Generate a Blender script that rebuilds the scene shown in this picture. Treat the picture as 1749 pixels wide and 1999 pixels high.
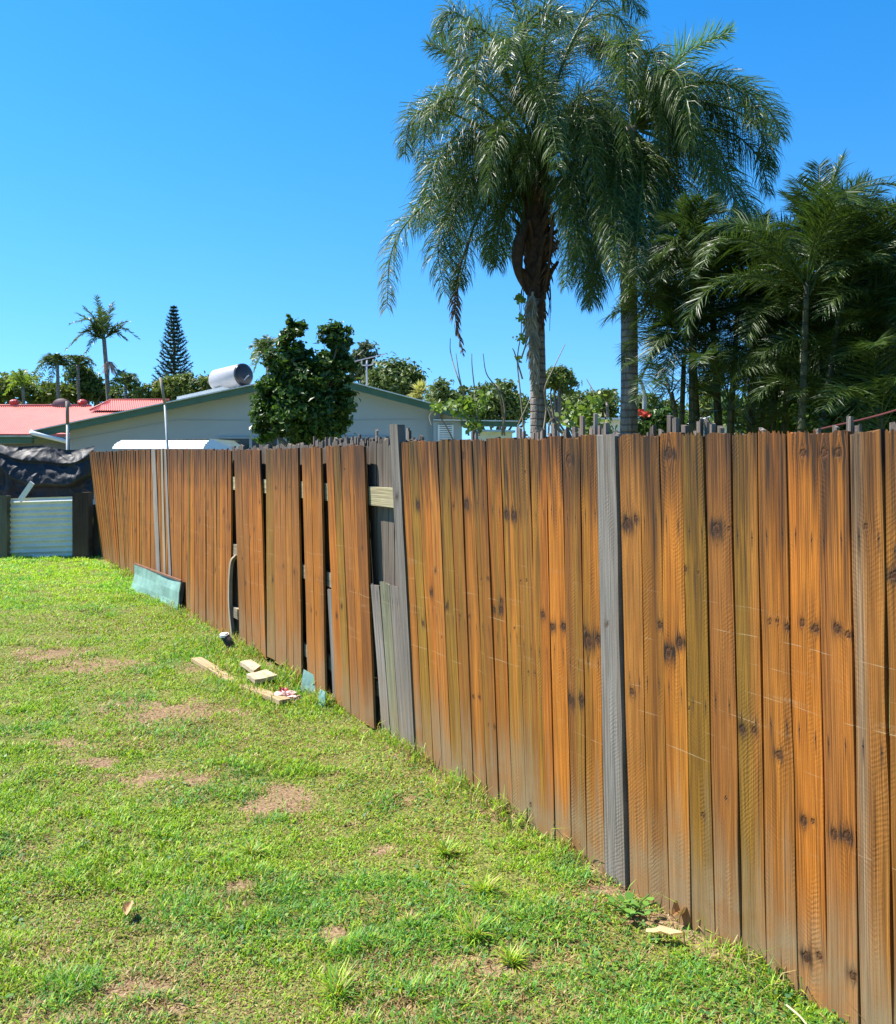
import bpy, math
import numpy as np
from mathutils import Vector

for o in list(bpy.data.objects):
    bpy.data.objects.remove(o)
scene = bpy.context.scene
COL = scene.collection
rng = np.random.default_rng(7)
rad = math.radians

# ------------------------------------------------------------------ camera, light, sky
F = 1736.0; CX = 874.5; HZ = 890.0; EYE = 1.7       # focal length and horizon in photo pixels
cam_d = bpy.data.cameras.new("camera")
cam = bpy.data.objects.new("camera", cam_d); COL.objects.link(cam)
cam.location = (0, 0, EYE); cam.rotation_euler = (rad(90), 0, 0)
cam_d.sensor_fit = 'VERTICAL'; cam_d.sensor_height = 36.0; cam_d.sensor_width = 36.0
cam_d.lens = 36.0 * F / 1999.0
cam_d.shift_y = -(999.5 - HZ) / 1999.0
cam_d.clip_start = 0.05; cam_d.clip_end = 3000
scene.camera = cam

SUN_EL = rad(57); sh = np.array([-0.96, 0.28]); sh = sh / np.linalg.norm(sh)
SUN = Vector((sh[0] * math.cos(SUN_EL), sh[1] * math.cos(SUN_EL), math.sin(SUN_EL)))
sun_d = bpy.data.lights.new("sun", 'SUN'); sun_d.energy = 4.8; sun_d.angle = rad(0.53)
sun_d.color = (1.0, 0.95, 0.87)
sun = bpy.data.objects.new("sun", sun_d); COL.objects.link(sun)
sun.location = (-20, 5, 30); sun.rotation_euler = SUN.to_track_quat('Z', 'Y').to_euler()

world = bpy.data.worlds.new("World"); scene.world = world; world.use_nodes = True
wn = world.node_tree.nodes; wl = world.node_tree.links
for n in list(wn): wn.remove(n)
w_out = wn.new('ShaderNodeOutputWorld'); w_bg = wn.new('ShaderNodeBackground')
w_sky = wn.new('ShaderNodeTexSky'); w_sky.sky_type = 'NISHITA'; w_sky.sun_disc = False
w_sky.sun_elevation = SUN_EL; w_sky.sun_rotation = math.atan2(sh[0], sh[1])
w_sky.air_density = 1.0; w_sky.dust_density = 0.15; w_sky.ozone_density = 3.0; w_sky.altitude = 0
w_hs = wn.new('ShaderNodeHueSaturation'); w_hs.inputs['Saturation'].default_value = 1.40
w_hs.inputs['Value'].default_value = 1.0
w_bg.inputs['Strength'].default_value = 0.107
w_tc = wn.new('ShaderNodeTexCoord'); w_vm = wn.new('ShaderNodeVectorMath'); w_vm.operation = 'MULTIPLY_ADD'   # clear dry air: the blue stays deep low down
w_vm.inputs[1].default_value = (1, 1, 0.75); w_vm.inputs[2].default_value = (0, 0, 0.13)
w_nm = wn.new('ShaderNodeVectorMath'); w_nm.operation = 'NORMALIZE'
wl.new(w_tc.outputs['Generated'], w_vm.inputs[0]); wl.new(w_vm.outputs[0], w_nm.inputs[0]); wl.new(w_nm.outputs[0], w_sky.inputs['Vector'])
wl.new(w_sky.outputs[0], w_hs.inputs['Color']); wl.new(w_hs.outputs[0], w_bg.inputs['Color'])
wl.new(w_bg.outputs[0], w_out.inputs['Surface'])
scene.view_settings.view_transform = 'Standard'; scene.view_settings.look = 'None'
scene.view_settings.exposure = 1.22; scene.view_settings.gamma = 1.0
scene.cycles.max_bounces = 6; scene.cycles.transparent_max_bounces = 4
scene.cycles.caustics_reflective = False; scene.cycles.caustics_refractive = False

# ------------------------------------------------------------------ helpers
def P(px, py, Y):
    """photo pixel at depth Y -> point in the world"""
    return np.array([(px - CX) / F * Y, Y, EYE - (py - HZ) / F * Y])
def G(px, py, z=0.0):
    return P(px, py, (EYE - z) * F / (py - HZ))

def tag(o, label=None, cat=None, group=None, kind=None):
    if label: o['label'] = label
    if cat: o['category'] = cat
    if group: o['group'] = group
    if kind: o['kind'] = kind
    return o
def empty(name, loc, label, cat, group=None):
    o = bpy.data.objects.new(name, None); COL.objects.link(o)
    o.location = tuple(float(v) for v in loc); o.empty_display_size = 0.2
    return tag(o, label, cat, group)
def abs_loc(o):
    v = Vector((0, 0, 0))
    while o is not None:
        v += o.location; o = o.parent
    return np.array(v)

def mk(name, V, Fs, mat, parent=None, attrs=None, smooth=False, origin=None):
    """ONE mesh object from arrays. Fs: list of index arrays (n,3)/(n,4)/..."""
    V = np.asarray(V, dtype=np.float64).reshape(-1, 3)
    if not isinstance(Fs, (list, tuple)): Fs = [Fs]
    Fs = [np.asarray(f, dtype=np.int32) for f in Fs if len(f)]
    pl = abs_loc(parent) if parent is not None else np.zeros(3)
    org = np.zeros(3) if origin is None else np.asarray(origin, float)
    if parent is not None and origin is None: org = pl
    me = bpy.data.meshes.new(name)
    me.vertices.add(len(V)); me.vertices.foreach_set('co', (V - org).astype(np.float32).ravel())
    nl = sum(f.size for f in Fs); npoly = sum(len(f) for f in Fs)
    me.loops.add(nl); me.polygons.add(npoly)
    me.loops.foreach_set('vertex_index', np.concatenate([f.ravel() for f in Fs]).astype(np.int32))
    tot = np.concatenate([np.full(len(f), f.shape[1], dtype=np.int32) for f in Fs])
    st = np.concatenate([[0], np.cumsum(tot)[:-1]]).astype(np.int32)
    me.polygons.foreach_set('loop_start', st)
    me.polygons.foreach_set('use_smooth', np.full(npoly, bool(smooth)))
    me.update(calc_edges=True); me.validate()
    for k, v in (attrs or {}).items():
        v = np.asarray(v, dtype=np.float32)
        if v.ndim == 1:
            a = me.attributes.new(k, 'FLOAT', 'POINT'); a.data.foreach_set('value', v)
        elif v.shape[1] == 3:
            a = me.attributes.new(k, 'FLOAT_VECTOR', 'POINT'); a.data.foreach_set('vector', v.ravel())
    me.materials.append(mat)
    ob = bpy.data.objects.new(name, me); COL.objects.link(ob)
    if parent is not None:
        ob.parent = parent; ob.location = tuple(org - pl)
    else:
        ob.location = tuple(org)
    return ob

class MB:
    """collects pieces of one mesh"""
    def __init__(s): s.V = []; s.F = {}; s.n = 0; s.A = {}
    def add(s, V, Fs, **attrs):
        V = np.asarray(V, float).reshape(-1, 3)
        if not isinstance(Fs, (list, tuple)): Fs = [Fs]
        for f in Fs:
            f = np.asarray(f, dtype=np.int64)
            if len(f): s.F.setdefault(f.shape[1], []).append(f + s.n)
        s.V.append(V)
        for k, a in attrs.items():
            a = np.asarray(a, float)
            if a.ndim == 0: a = np.full(len(V), float(a))
            elif a.ndim == 1 and a.shape[0] != len(V): a = np.tile(a, (len(V), 1))
            s.A.setdefault(k, []).append(a)
        s.n += len(V); return s
    def build(s, name, mat, parent=None, smooth=False, origin=None):
        return mk(name, np.concatenate(s.V), [np.concatenate(f) for f in s.F.values()], mat, parent,
                  {k: np.concatenate(a) for k, a in s.A.items()}, smooth, origin)

BOXF = np.array([[0, 3, 2, 1], [4, 5, 6, 7], [0, 1, 5, 4], [1, 2, 6, 5], [2, 3, 7, 6], [3, 0, 4, 7]])
def box(x0, x1, y0, y1, z0, z1):
    return np.array([[x0, y0, z0], [x1, y0, z0], [x1, y1, z0], [x0, y1, z0],
                     [x0, y0, z1], [x1, y0, z1], [x1, y1, z1], [x0, y1, z1]]), BOXF
def bar(p, q, w, h, up=(0, 0, 1)):
    p = np.asarray(p, float); q = np.asarray(q, float); d = q - p; d /= np.linalg.norm(d)
    s = np.cross(d, up); s /= np.linalg.norm(s); t = np.cross(s, d)
    a = s * w / 2; b = t * h / 2
    return np.array([p - a - b, p + a - b, p + a + b, p - a + b, q - a - b, q + a - b, q + a + b, q - a + b]), BOXF
def tube(pts, radii, n=8, cap=True, wob=0.0):
    pts = np.asarray(pts, float); m = len(pts); radii = np.broadcast_to(np.asarray(radii, float), (m,))
    T = np.gradient(pts, axis=0); T /= np.linalg.norm(T, axis=1)[:, None] + 1e-9
    ref = np.array([0.0, 1.0, 0.02]) if abs(T[:, 2]).mean() > 0.6 else np.array([0.0, 0.03, 1.0])
    A = np.cross(T, ref); A /= np.linalg.norm(A, axis=1)[:, None] + 1e-9
    B = np.cross(T, A)
    th = np.linspace(0, 2 * np.pi, n, endpoint=False)
    r = radii[:, None] * (1 + wob * rng.uniform(-1, 1, (m, n)))
    V = pts[:, None, :] + r[..., None] * (np.cos(th)[None, :, None] * A[:, None, :] + np.sin(th)[None, :, None] * B[:, None, :])
    i = np.arange(m - 1)[:, None] * n; j = np.arange(n)[None, :]; k = (j + 1) % n
    Q = np.stack([i + j, i + k, i + n + k, i + n + j], -1).reshape(-1, 4)
    V = V.reshape(-1, 3); Fs = [Q]
    if cap:
        V = np.vstack([V, pts[:1], pts[-1:]]); c0 = m * n; c1 = c0 + 1; jj = np.arange(n); kk = (jj + 1) % n
        Fs.append(np.concatenate([np.stack([kk, jj, np.full(n, c0)], -1),
                                  np.stack([(m - 1) * n + jj, (m - 1) * n + kk, np.full(n, c1)], -1)]))
    return V, Fs
def spline(ctrl, n):
    """Catmull-Rom through control points"""
    c = np.asarray(ctrl, float); c = np.vstack([2 * c[0] - c[1], c, 2 * c[-1] - c[-2]])
    m = len(c) - 3; t = np.linspace(0, m - 1e-6, n); k = t.astype(int); f = (t - k)[:, None]
    p0, p1, p2, p3 = c[k], c[k + 1], c[k + 2], c[k + 3]
    return 0.5 * (2 * p1 + (p2 - p0) * f + (2 * p0 - 5 * p1 + 4 * p2 - p3) * f ** 2 + (3 * p1 - p0 - 3 * p2 + p3) * f ** 3)

_lat = {}
def vn(x, y, sc, seed):
    """smooth value noise 0..1"""
    if seed not in _lat: _lat[seed] = np.random.default_rng(seed).random((256, 256))
    L = _lat[seed]; x = np.asarray(x, float) / sc + 500; y = np.asarray(y, float) / sc + 500
    i = np.floor(x).astype(int); j = np.floor(y).astype(int); fx = x - i; fy = y - j
    fx = fx * fx * (3 - 2 * fx); fy = fy * fy * (3 - 2 * fy); i %= 256; j %= 256; i1 = (i + 1) % 256; j1 = (j + 1) % 256
    return (L[i, j] * (1 - fx) + L[i1, j] * fx) * (1 - fy) + (L[i, j1] * (1 - fx) + L[i1, j1] * fx) * fy
def fbm(x, y, sc, seed, o=4):
    return sum(vn(x, y, sc / 2 ** k, seed + k) * 0.5 ** k for k in range(o)) / sum(0.5 ** k for k in range(o))
def sstep(a, b, x):
    t = np.clip((np.asarray(x, float) - a) / (b - a), 0, 1); return t * t * (3 - 2 * t)

# ------------------------------------------------------------------ materials
class NT:
    def __init__(s, name):
        s.m = bpy.data.materials.new(name); s.m.use_nodes = True; s.t = s.m.node_tree
        for n in list(s.t.nodes): s.t.nodes.remove(n)
        s.out = s.t.nodes.new('ShaderNodeOutputMaterial')
    def n(s, typ, **kw):
        nd = s.t.nodes.new(typ)
        for k, v in kw.items(): setattr(nd, k, v)
        return nd
    def put(s, sock, v):
        if isinstance(v, bpy.types.NodeSocket): s.t.links.new(v, sock)
        elif v is not None:
            if isinstance(v, (tuple, list)) and len(v) == 3 and sock.type == 'RGBA': v = (*v, 1)
            sock.default_value = v
    def attr(s, name, out='Fac'):
        return s.n('ShaderNodeAttribute', attribute_name=name).outputs[out]
    def math(s, op, a, b=None, c=None, clamp=False):
        nd = s.n('ShaderNodeMath', operation=op, use_clamp=clamp)
        for i, v in enumerate((a, b, c)):
            if v is not None: s.put(nd.inputs[i], v)
        return nd.outputs[0]
    def vmul(s, a, b):
        nd = s.n('ShaderNodeVectorMath', operation='MULTIPLY'); s.put(nd.inputs[0], a); s.put(nd.inputs[1], b); return nd.outputs[0]
    def mix(s, f, a, b, bt='MIX'):
        nd = s.n('ShaderNodeMix', data_type='RGBA', blend_type=bt)
        s.put(nd.inputs[0], f); s.put(nd.inputs[6], a); s.put(nd.inputs[7], b); return nd.outputs[2]
    def noise(s, vec, sc=1.0, det=3.0, rough=0.55, dist=0.0):
        nd = s.n('ShaderNodeTexNoise'); s.put(nd.inputs['Vector'], vec); nd.inputs['Scale'].default_value = sc
        nd.inputs['Detail'].default_value = det; nd.inputs['Roughness'].default_value = rough; nd.inputs['Distortion'].default_value = dist
        return nd.outputs['Fac']
    def ramp(s, f, a, b, lo=0.0, hi=1.0):
        nd = s.n('ShaderNodeMapRange', interpolation_type='SMOOTHSTEP'); s.put(nd.inputs[0], f)
        for i, v in zip((1, 2, 3, 4), (a, b, lo, hi)): s.put(nd.inputs[i], v)
        return nd.outputs[0]
    def geo(s): return s.n('ShaderNodeTexCoord').outputs['Object']
    def sepxyz(s, v):
        nd = s.n('ShaderNodeSeparateXYZ'); s.put(nd.inputs[0], v); return nd.outputs
    def bump(s, h, strength=0.5, dist=0.01, prev=None):
        nd = s.n('ShaderNodeBump'); s.put(nd.inputs['Height'], h); nd.inputs['Strength'].default_value = strength
        nd.inputs['Distance'].default_value = dist
        if prev is not None: s.put(nd.inputs['Normal'], prev)
        return nd.outputs[0]
    def pbsdf(s, col, rough=0.6, normal=None, metal=0.0, spec=0.5):
        b = s.n('ShaderNodeBsdfPrincipled'); s.put(b.inputs['Base Color'], col); s.put(b.inputs['Roughness'], rough)
        s.put(b.inputs['Metallic'], metal); s.put(b.inputs['Specular IOR Level'], spec)
        if normal is not None: s.put(b.inputs['Normal'], normal)
        return b.outputs[0]
    def done(s, sh):
        s.t.links.new(sh, s.out.inputs['Surface']); return s.m

def plain(name, col, rough=0.6, metal=0.0, var=0.25, sc=3.0, bumpy=0.0, spec=0.4, dirt=None):
    t = NT(name); g = t.geo()
    n = t.noise(g, sc, 5, 0.6); n2 = t.noise(g, sc * 9, 3)
    f = t.ramp(n, 0.25, 0.75, 1 - var, 1 + var * 0.6)
    nd = t.n('ShaderNodeVectorMath', operation='SCALE'); t.put(nd.inputs[0], col); t.put(nd.inputs['Scale'], f)
    c = nd.outputs[0]
    if dirt is not None: c = t.mix(t.ramp(n2, 0.5, 0.8, 0, 0.55), c, dirt)
    nm = t.bump(n2, 0.4, bumpy) if bumpy else None
    return t.done(t.pbsdf(c, rough, nm, metal, spec))

def leaf_mat(name, dark, light, rough=0.45, trans=0.3, spec=0.4, dead=None):
    """foliage; attribute lc is each leaf's own tone 0..1"""
    t = NT(name); lc = t.attr('lc')
    c = t.mix(lc, dark, light)
    if dead is not None: c = t.mix(t.ramp(lc, 1.05, 1.5), c, dead)
    b = t.pbsdf(c, rough, None, 0, spec)
    if trans <= 0: return t.done(b)
    tr = t.n('ShaderNodeBsdfTranslucent')
    t.put(tr.inputs['Color'], t.mix(0.4, c, (light[0] * 1.3, light[1] * 1.5, light[2] * 0.8)))
    mx = t.n('ShaderNodeMixShader'); mx.inputs[0].default_value = trans
    t.t.links.new(b, mx.inputs[1]); t.t.links.new(tr.outputs[0], mx.inputs[2])
    return t.done(mx.outputs[0])

def wood_mat():
    t = NT('weathered_timber')
    bc = t.attr('bc', 'Vector'); tint = t.attr('tint', 'Vector'); fs = t.attr('fs', 'Vector')
    knot = t.attr('knot'); stain = t.attr('stain'); wea = t.attr('wea')
    g1 = t.noise(t.vmul(bc, (150, 2.6, 31)), 1, 4, 0.6)
    g2 = t.noise(t.vmul(bc, (34, 0.8, 17)), 1, 3, 0.55, 0.5)
    g3 = t.noise(t.vmul(fs, (5, 5, 5)), 1, 4, 0.6)
    fine = t.noise(t.vmul(bc, (420, 60, 9)), 1, 2, 0.6)
    sc = t.n('ShaderNodeVectorMath', operation='SCALE'); t.put(sc.inputs[0], tint)
    t.put(sc.inputs['Scale'], t.ramp(g1, 0.3, 0.72, 0.62, 1.22)); c = sc.outputs[0]
    rg = t.n('ShaderNodeTexWave', wave_type='BANDS', bands_direction='X'); t.put(rg.inputs['Vector'], t.vmul(bc, (1, 0.018, 1.7)))
    rg.inputs['Scale'].default_value = 44; rg.inputs['Distortion'].default_value = 3.5; rg.inputs['Detail'].default_value = 3; rg.inputs['Detail Scale'].default_value = 1.1
    c = t.mix(t.math('MULTIPLY', t.ramp(rg.outputs['Fac'], 0.72, 0.97, 0, 0.7), t.ramp(g3, .3, .6, .45, 1)), c, t.mix(1.0, c, (0.40, 0.30, 0.24), 'MULTIPLY'))
    c = t.mix(t.ramp(g2, 0.40, 0.66, 0.0, 0.45), c, t.mix(1.0, c, (0.62, 0.48, 0.36), 'MULTIPLY'))
    c = t.mix(t.ramp(g3, 0.45, 0.75, 0, 0.35), c, t.mix(1.0, c, (0.86, 1.0, 1.1), 'MULTIPLY'))
    ck = t.noise(t.vmul(bc, (230, 1.1, 47)), 1, 2, 0.5)
    c = t.mix(t.ramp(ck, 0.62, 0.70, 0, 0.75), c, t.mix(1.0, c, (0.16, 0.12, 0.10), 'MULTIPLY'))
    # grey silvering toward the foot
    wf = t.math('MULTIPLY', wea, t.ramp(g3, 0.3, 0.65, 0.35, 0.95), clamp=True)
    grey = t.mix(g1, (0.165, 0.110, 0.056), (0.33, 0.235, 0.125))
    c = t.mix(wf, c, grey)
    # scratches: thin pale lines rubbed across several boards
    xy = t.sepxyz(fs)
    wv = t.n('ShaderNodeTexWave', wave_type='BANDS', bands_direction='Y', wave_profile='SIN')
    t.put(wv.inputs['Vector'], fs); wv.inputs['Scale'].default_value = 3.3; wv.inputs['Distortion'].default_value = 2.2
    wv.inputs['Detail'].default_value = 2.0; wv.inputs['Detail Scale'].default_value = 0.55
    line = t.math('MULTIPLY', t.ramp(wv.outputs['Fac'], 0.9965, 0.9995), t.ramp(t.noise(t.vmul(fs, (9, 30, 1)), 1, 2), 0.42, 0.6))
    m = t.ramp(t.noise(t.vmul(fs, (1.3, 7, 1)), 1, 3), 0.50, 0.58)
    zb = t.math('MULTIPLY', t.ramp(xy[1], 0.35, 0.6), t.ramp(xy[1], 1.3, 1.05))
    scr = t.math('MULTIPLY', t.math('MULTIPLY', line, m), zb)
    rub = t.math('MULTIPLY', t.math('MULTIPLY', t.ramp(t.noise(t.vmul(fs, (2.0, 17, 1)), 1, 4, 0.7), 0.58, 0.72, 0, 0.3), zb), t.ramp(fine, 0.4, 0.6))
    c = t.mix(t.math('ADD', t.math('MULTIPLY', scr, 0.6), rub, clamp=True), c, (0.46, 0.33, 0.18))
    # dark weather stain, knots
    st = t.math('MULTIPLY', stain, t.ramp(g1, 0.25, 0.65, 1.5, 0.7), clamp=True)
    c = t.mix(st, c, (0.022, 0.014, 0.009))
    c = t.mix(knot, c, t.mix(t.ramp(fine, 0.35, 0.65), (0.022, 0.010, 0.006), (0.13, 0.048, 0.014)))
    # two nails per rail, each with a rusty run below it
    sv = t.attr('saw', 'Vector'); um_ = t.sepxyz(sv)[1]; sd_ = t.sepxyz(sv)[2]
    jx = t.math('MULTIPLY', t.math('SINE', t.math('MULTIPLY', sd_, 37.0)), 0.006); nx_ = t.math('SUBTRACT', t.math('ABSOLUTE', t.math('ADD', um_, jx)), 0.031)
    for zn in (1.445, 0.83):
        dz = t.math('SUBTRACT', xy[1], t.math('ADD', zn, t.math('MULTIPLY', t.math('SINE', t.math('MULTIPLY', t.math('ADD', sd_, um_), 91.0)), 0.018)))
        d2 = t.math('SQRT', t.math('ADD', t.math('POWER', t.math('ABSOLUTE', nx_), 2.0), t.math('POWER', t.math('ABSOLUTE', dz), 2.0)))
        run = t.math('MULTIPLY', t.ramp(t.math('ABSOLUTE', nx_), 0.0045, 0.001), t.math('MULTIPLY', t.ramp(dz, 0.035, 0.01), t.ramp(dz, -0.07, -0.01)))
        c = t.mix(t.math('MULTIPLY', run, 0.75), c, (0.03, 0.018, 0.012))
        c = t.mix(t.ramp(d2, 0.0042, 0.0028), c, (0.012, 0.010, 0.010))
    # saw marks: close diagonal ripples, direction flips from board to board
    saw = t.attr('saw', 'Vector')
    w2 = t.n('ShaderNodeTexWave', wave_type='BANDS', bands_direction='X'); t.put(w2.inputs['Vector'], saw); w2.inputs['Detail Roughness'].default_value = .6
    w2.inputs['Scale'].default_value = 20.0; w2.inputs['Distortion'].default_value = 5.5
    w2.inputs['Detail'].default_value = 2; w2.inputs['Detail Scale'].default_value = 1.2
    sm = t.math('MULTIPLY', w2.outputs['Fac'], t.ramp(t.noise(t.vmul(bc, (14, 2.2, 5)), 1, 2), 0.46, 0.70, 0.0, 0.9))
    h = t.math('ADD', t.math('MULTIPLY', sm, 0.28), t.math('MULTIPLY', g1, 0.9))
    h = t.math('SUBTRACT', h, t.math('MULTIPLY', knot, 0.8))
    nm = t.bump(h, 0.55, 0.004)
    nm = t.bump(fine, 0.3, 0.0015, nm)
    return t.done(t.pbsdf(c, 0.78, nm, 0, 0.25))
M_WOOD = wood_mat()

# ------------------------------------------------------------------ ground
def gh(x, y):
    """height of the lawn"""
    return 0.03 * (fbm(x, y, 1.3, 41) - 0.5) + 0.036 * (fbm(x, y, 0.25, 51, 3) - 0.5)
BARE = []   # bare patches: x, y, rx, ry, strength
for (px, py, rx, ry, s) in [(545, 1565, .16, .22, .9), (470, 1730, .06, .05, 1), (250, 1930, .16, .07, .8), (330, 1965, .10, .05, .9),
        (800, 1790, .07, .05, .8), (870, 1870, .12, .05, .7), (1000, 1890, .14, .05, .7), (720, 1975, .22, .05, .9), (600, 1975, .15, .04, .7),
        (650, 1820, .08, .05, .6), (815, 1440, .07, .2, .5), (190, 1300, .5, .35, .55), (330, 1385, .55, .35, .6), (180, 1450, .5, .25, .45),
        (90, 1275, .4, .3, .5), (300, 1520, .45, .15, .45), (200, 1490, .3, .1, .4), (450, 1400, .2, .2, .4), (560, 1490, .2, .12, .3),
        (1235, 1740, .2, .05, .9), (1300, 1790, .16, .05, .9), (1180, 1700, .1, .05, .7), (800, 1560, .07, .07, .5), (1400, 1850, .1, .04, .5),
        (380, 1300, .15, .25, .5), (1000, 1620, .06, .06, .5), (140, 1990, .2, .05, .6), (480, 1890, .08, .05, .5), (760, 1655, .07, .06, .5)]:
    q = G(px, py); BARE.append((q[0], q[1], rx, ry, s))
def fence_x_(y): return 1.19 - (y - 2.66) * (6.94 / 12.14)
def bare(x, y):
    b = np.zeros_like(x)
    for (a, c, rx, ry, s) in BARE:
        d = ((x - a) / rx) ** 2 + ((y - c) / ry) ** 2
        b = np.maximum(b, s * np.exp(-d * 1.1))
    df = (fence_x_(y) - x) * 0.868; b = np.maximum(b, .8 * sstep(.16, .03, df) * sstep(-.05, .0, df) * sstep(.35, .6, fbm(x * 0, y, .45, 88, 2)))
    return np.clip(1.25 * b * (0.12 + 1.0 * vn(x, y, 0.16, 77) + .75 * vn(x, y, 0.045, 78)), 0, 1)
def dryness(x, y):
    d = 0.8 * sstep(0.42, 0.62, fbm(x, y, 0.9, 61)) + 0.6 * sstep(0.48, 0.68, fbm(x, y, 0.20, 66, 3))
    return np.clip(d + 0.6 * bare(x, y), 0, 1)

gx = np.concatenate([[-900, -250, -90, -40, -20, -13], np.arange(-10.5, 4.01, 0.06), [7, 13, 20, 40, 90, 250, 900]])
gy = np.concatenate([[-300, -60, -15, -4], np.arange(-1.5, 17.01, 0.06), [19, 23, 30, 45, 80, 160, 400, 1500]])
XX, YY = np.meshgrid(gx, gy); ZZ = gh(XX, YY)
nx, ny = len(gx), len(gy)
ii = (np.arange(ny - 1)[:, None] * nx + np.arange(nx - 1)[None, :]).ravel()
gq = np.stack([ii, ii + 1, ii + nx + 1, ii + nx], -1)
def ground_mat():
    t = NT('soil_and_thatch'); g = t.geo(); b = t.attr('bare')
    n1 = t.noise(g, 9, 5, 0.65); n2 = t.noise(g, 70, 4, 0.7); n3 = t.noise(g, 0.6, 4)
    soil = t.mix(t.ramp(n2, 0.3, 0.7), (0.11, 0.065, 0.034), (0.36, 0.25, 0.145))
    thatch = t.mix(t.ramp(n2, 0.3, 0.7), (0.06, 0.07, 0.016), (0.26, 0.26, 0.075))
    c = t.mix(t.ramp(t.math('ADD', b, t.math('MULTIPLY', n1, 0.5)), 0.38, 0.66), thatch, soil)
    return t.done(t.pbsdf(c, 0.95, t.bump(n2, 0.8, 0.012), 0, 0.1))
M_GROUND = ground_mat()
ground = mk('ground', np.stack([XX, YY, ZZ], -1).reshape(-1, 3), [gq], M_GROUND, attrs={'bare': bare(XX.ravel(), YY.ravel())}, smooth=True)
tag(ground, kind='structure')

# ------------------------------------------------------------------ fence frame: s runs away along the fence, n faces the lawn
A0 = np.array([1.19, 2.66]); A1 = np.array([-5.75, 14.80])
FD = (A1 - A0) / np.linalg.norm(A1 - A0); FN = np.array([-FD[1], FD[0]])
if FN[0] > 0: FN = -FN
SEND = np.linalg.norm(A1 - A0)
def s_of(px):
    u = (px - CX) / F                       # A0 + s FD on the ray x = u y
    return (u * A0[1] - A0[0]) / (FD[0] - u * FD[1])
def sz(px, py):
    s = s_of(px); Y = A0[1] + s * FD[1]; return s, EYE - (py - HZ) / F * Y
def fp(s, z, off=0.0):
    s = np.asarray(s, float); z = np.asarray(z, float); off = np.asarray(off, float)
    b = np.broadcast_arrays(s, z, off)
    return np.stack([A0[0] + FD[0] * b[0] + FN[0] * b[2], A0[1] + FD[1] * b[0] + FN[1] * b[2], b[1]], -1)
def fence_x(y): return A0[0] + (y - A0[1]) / FD[1] * FD[0]

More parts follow.
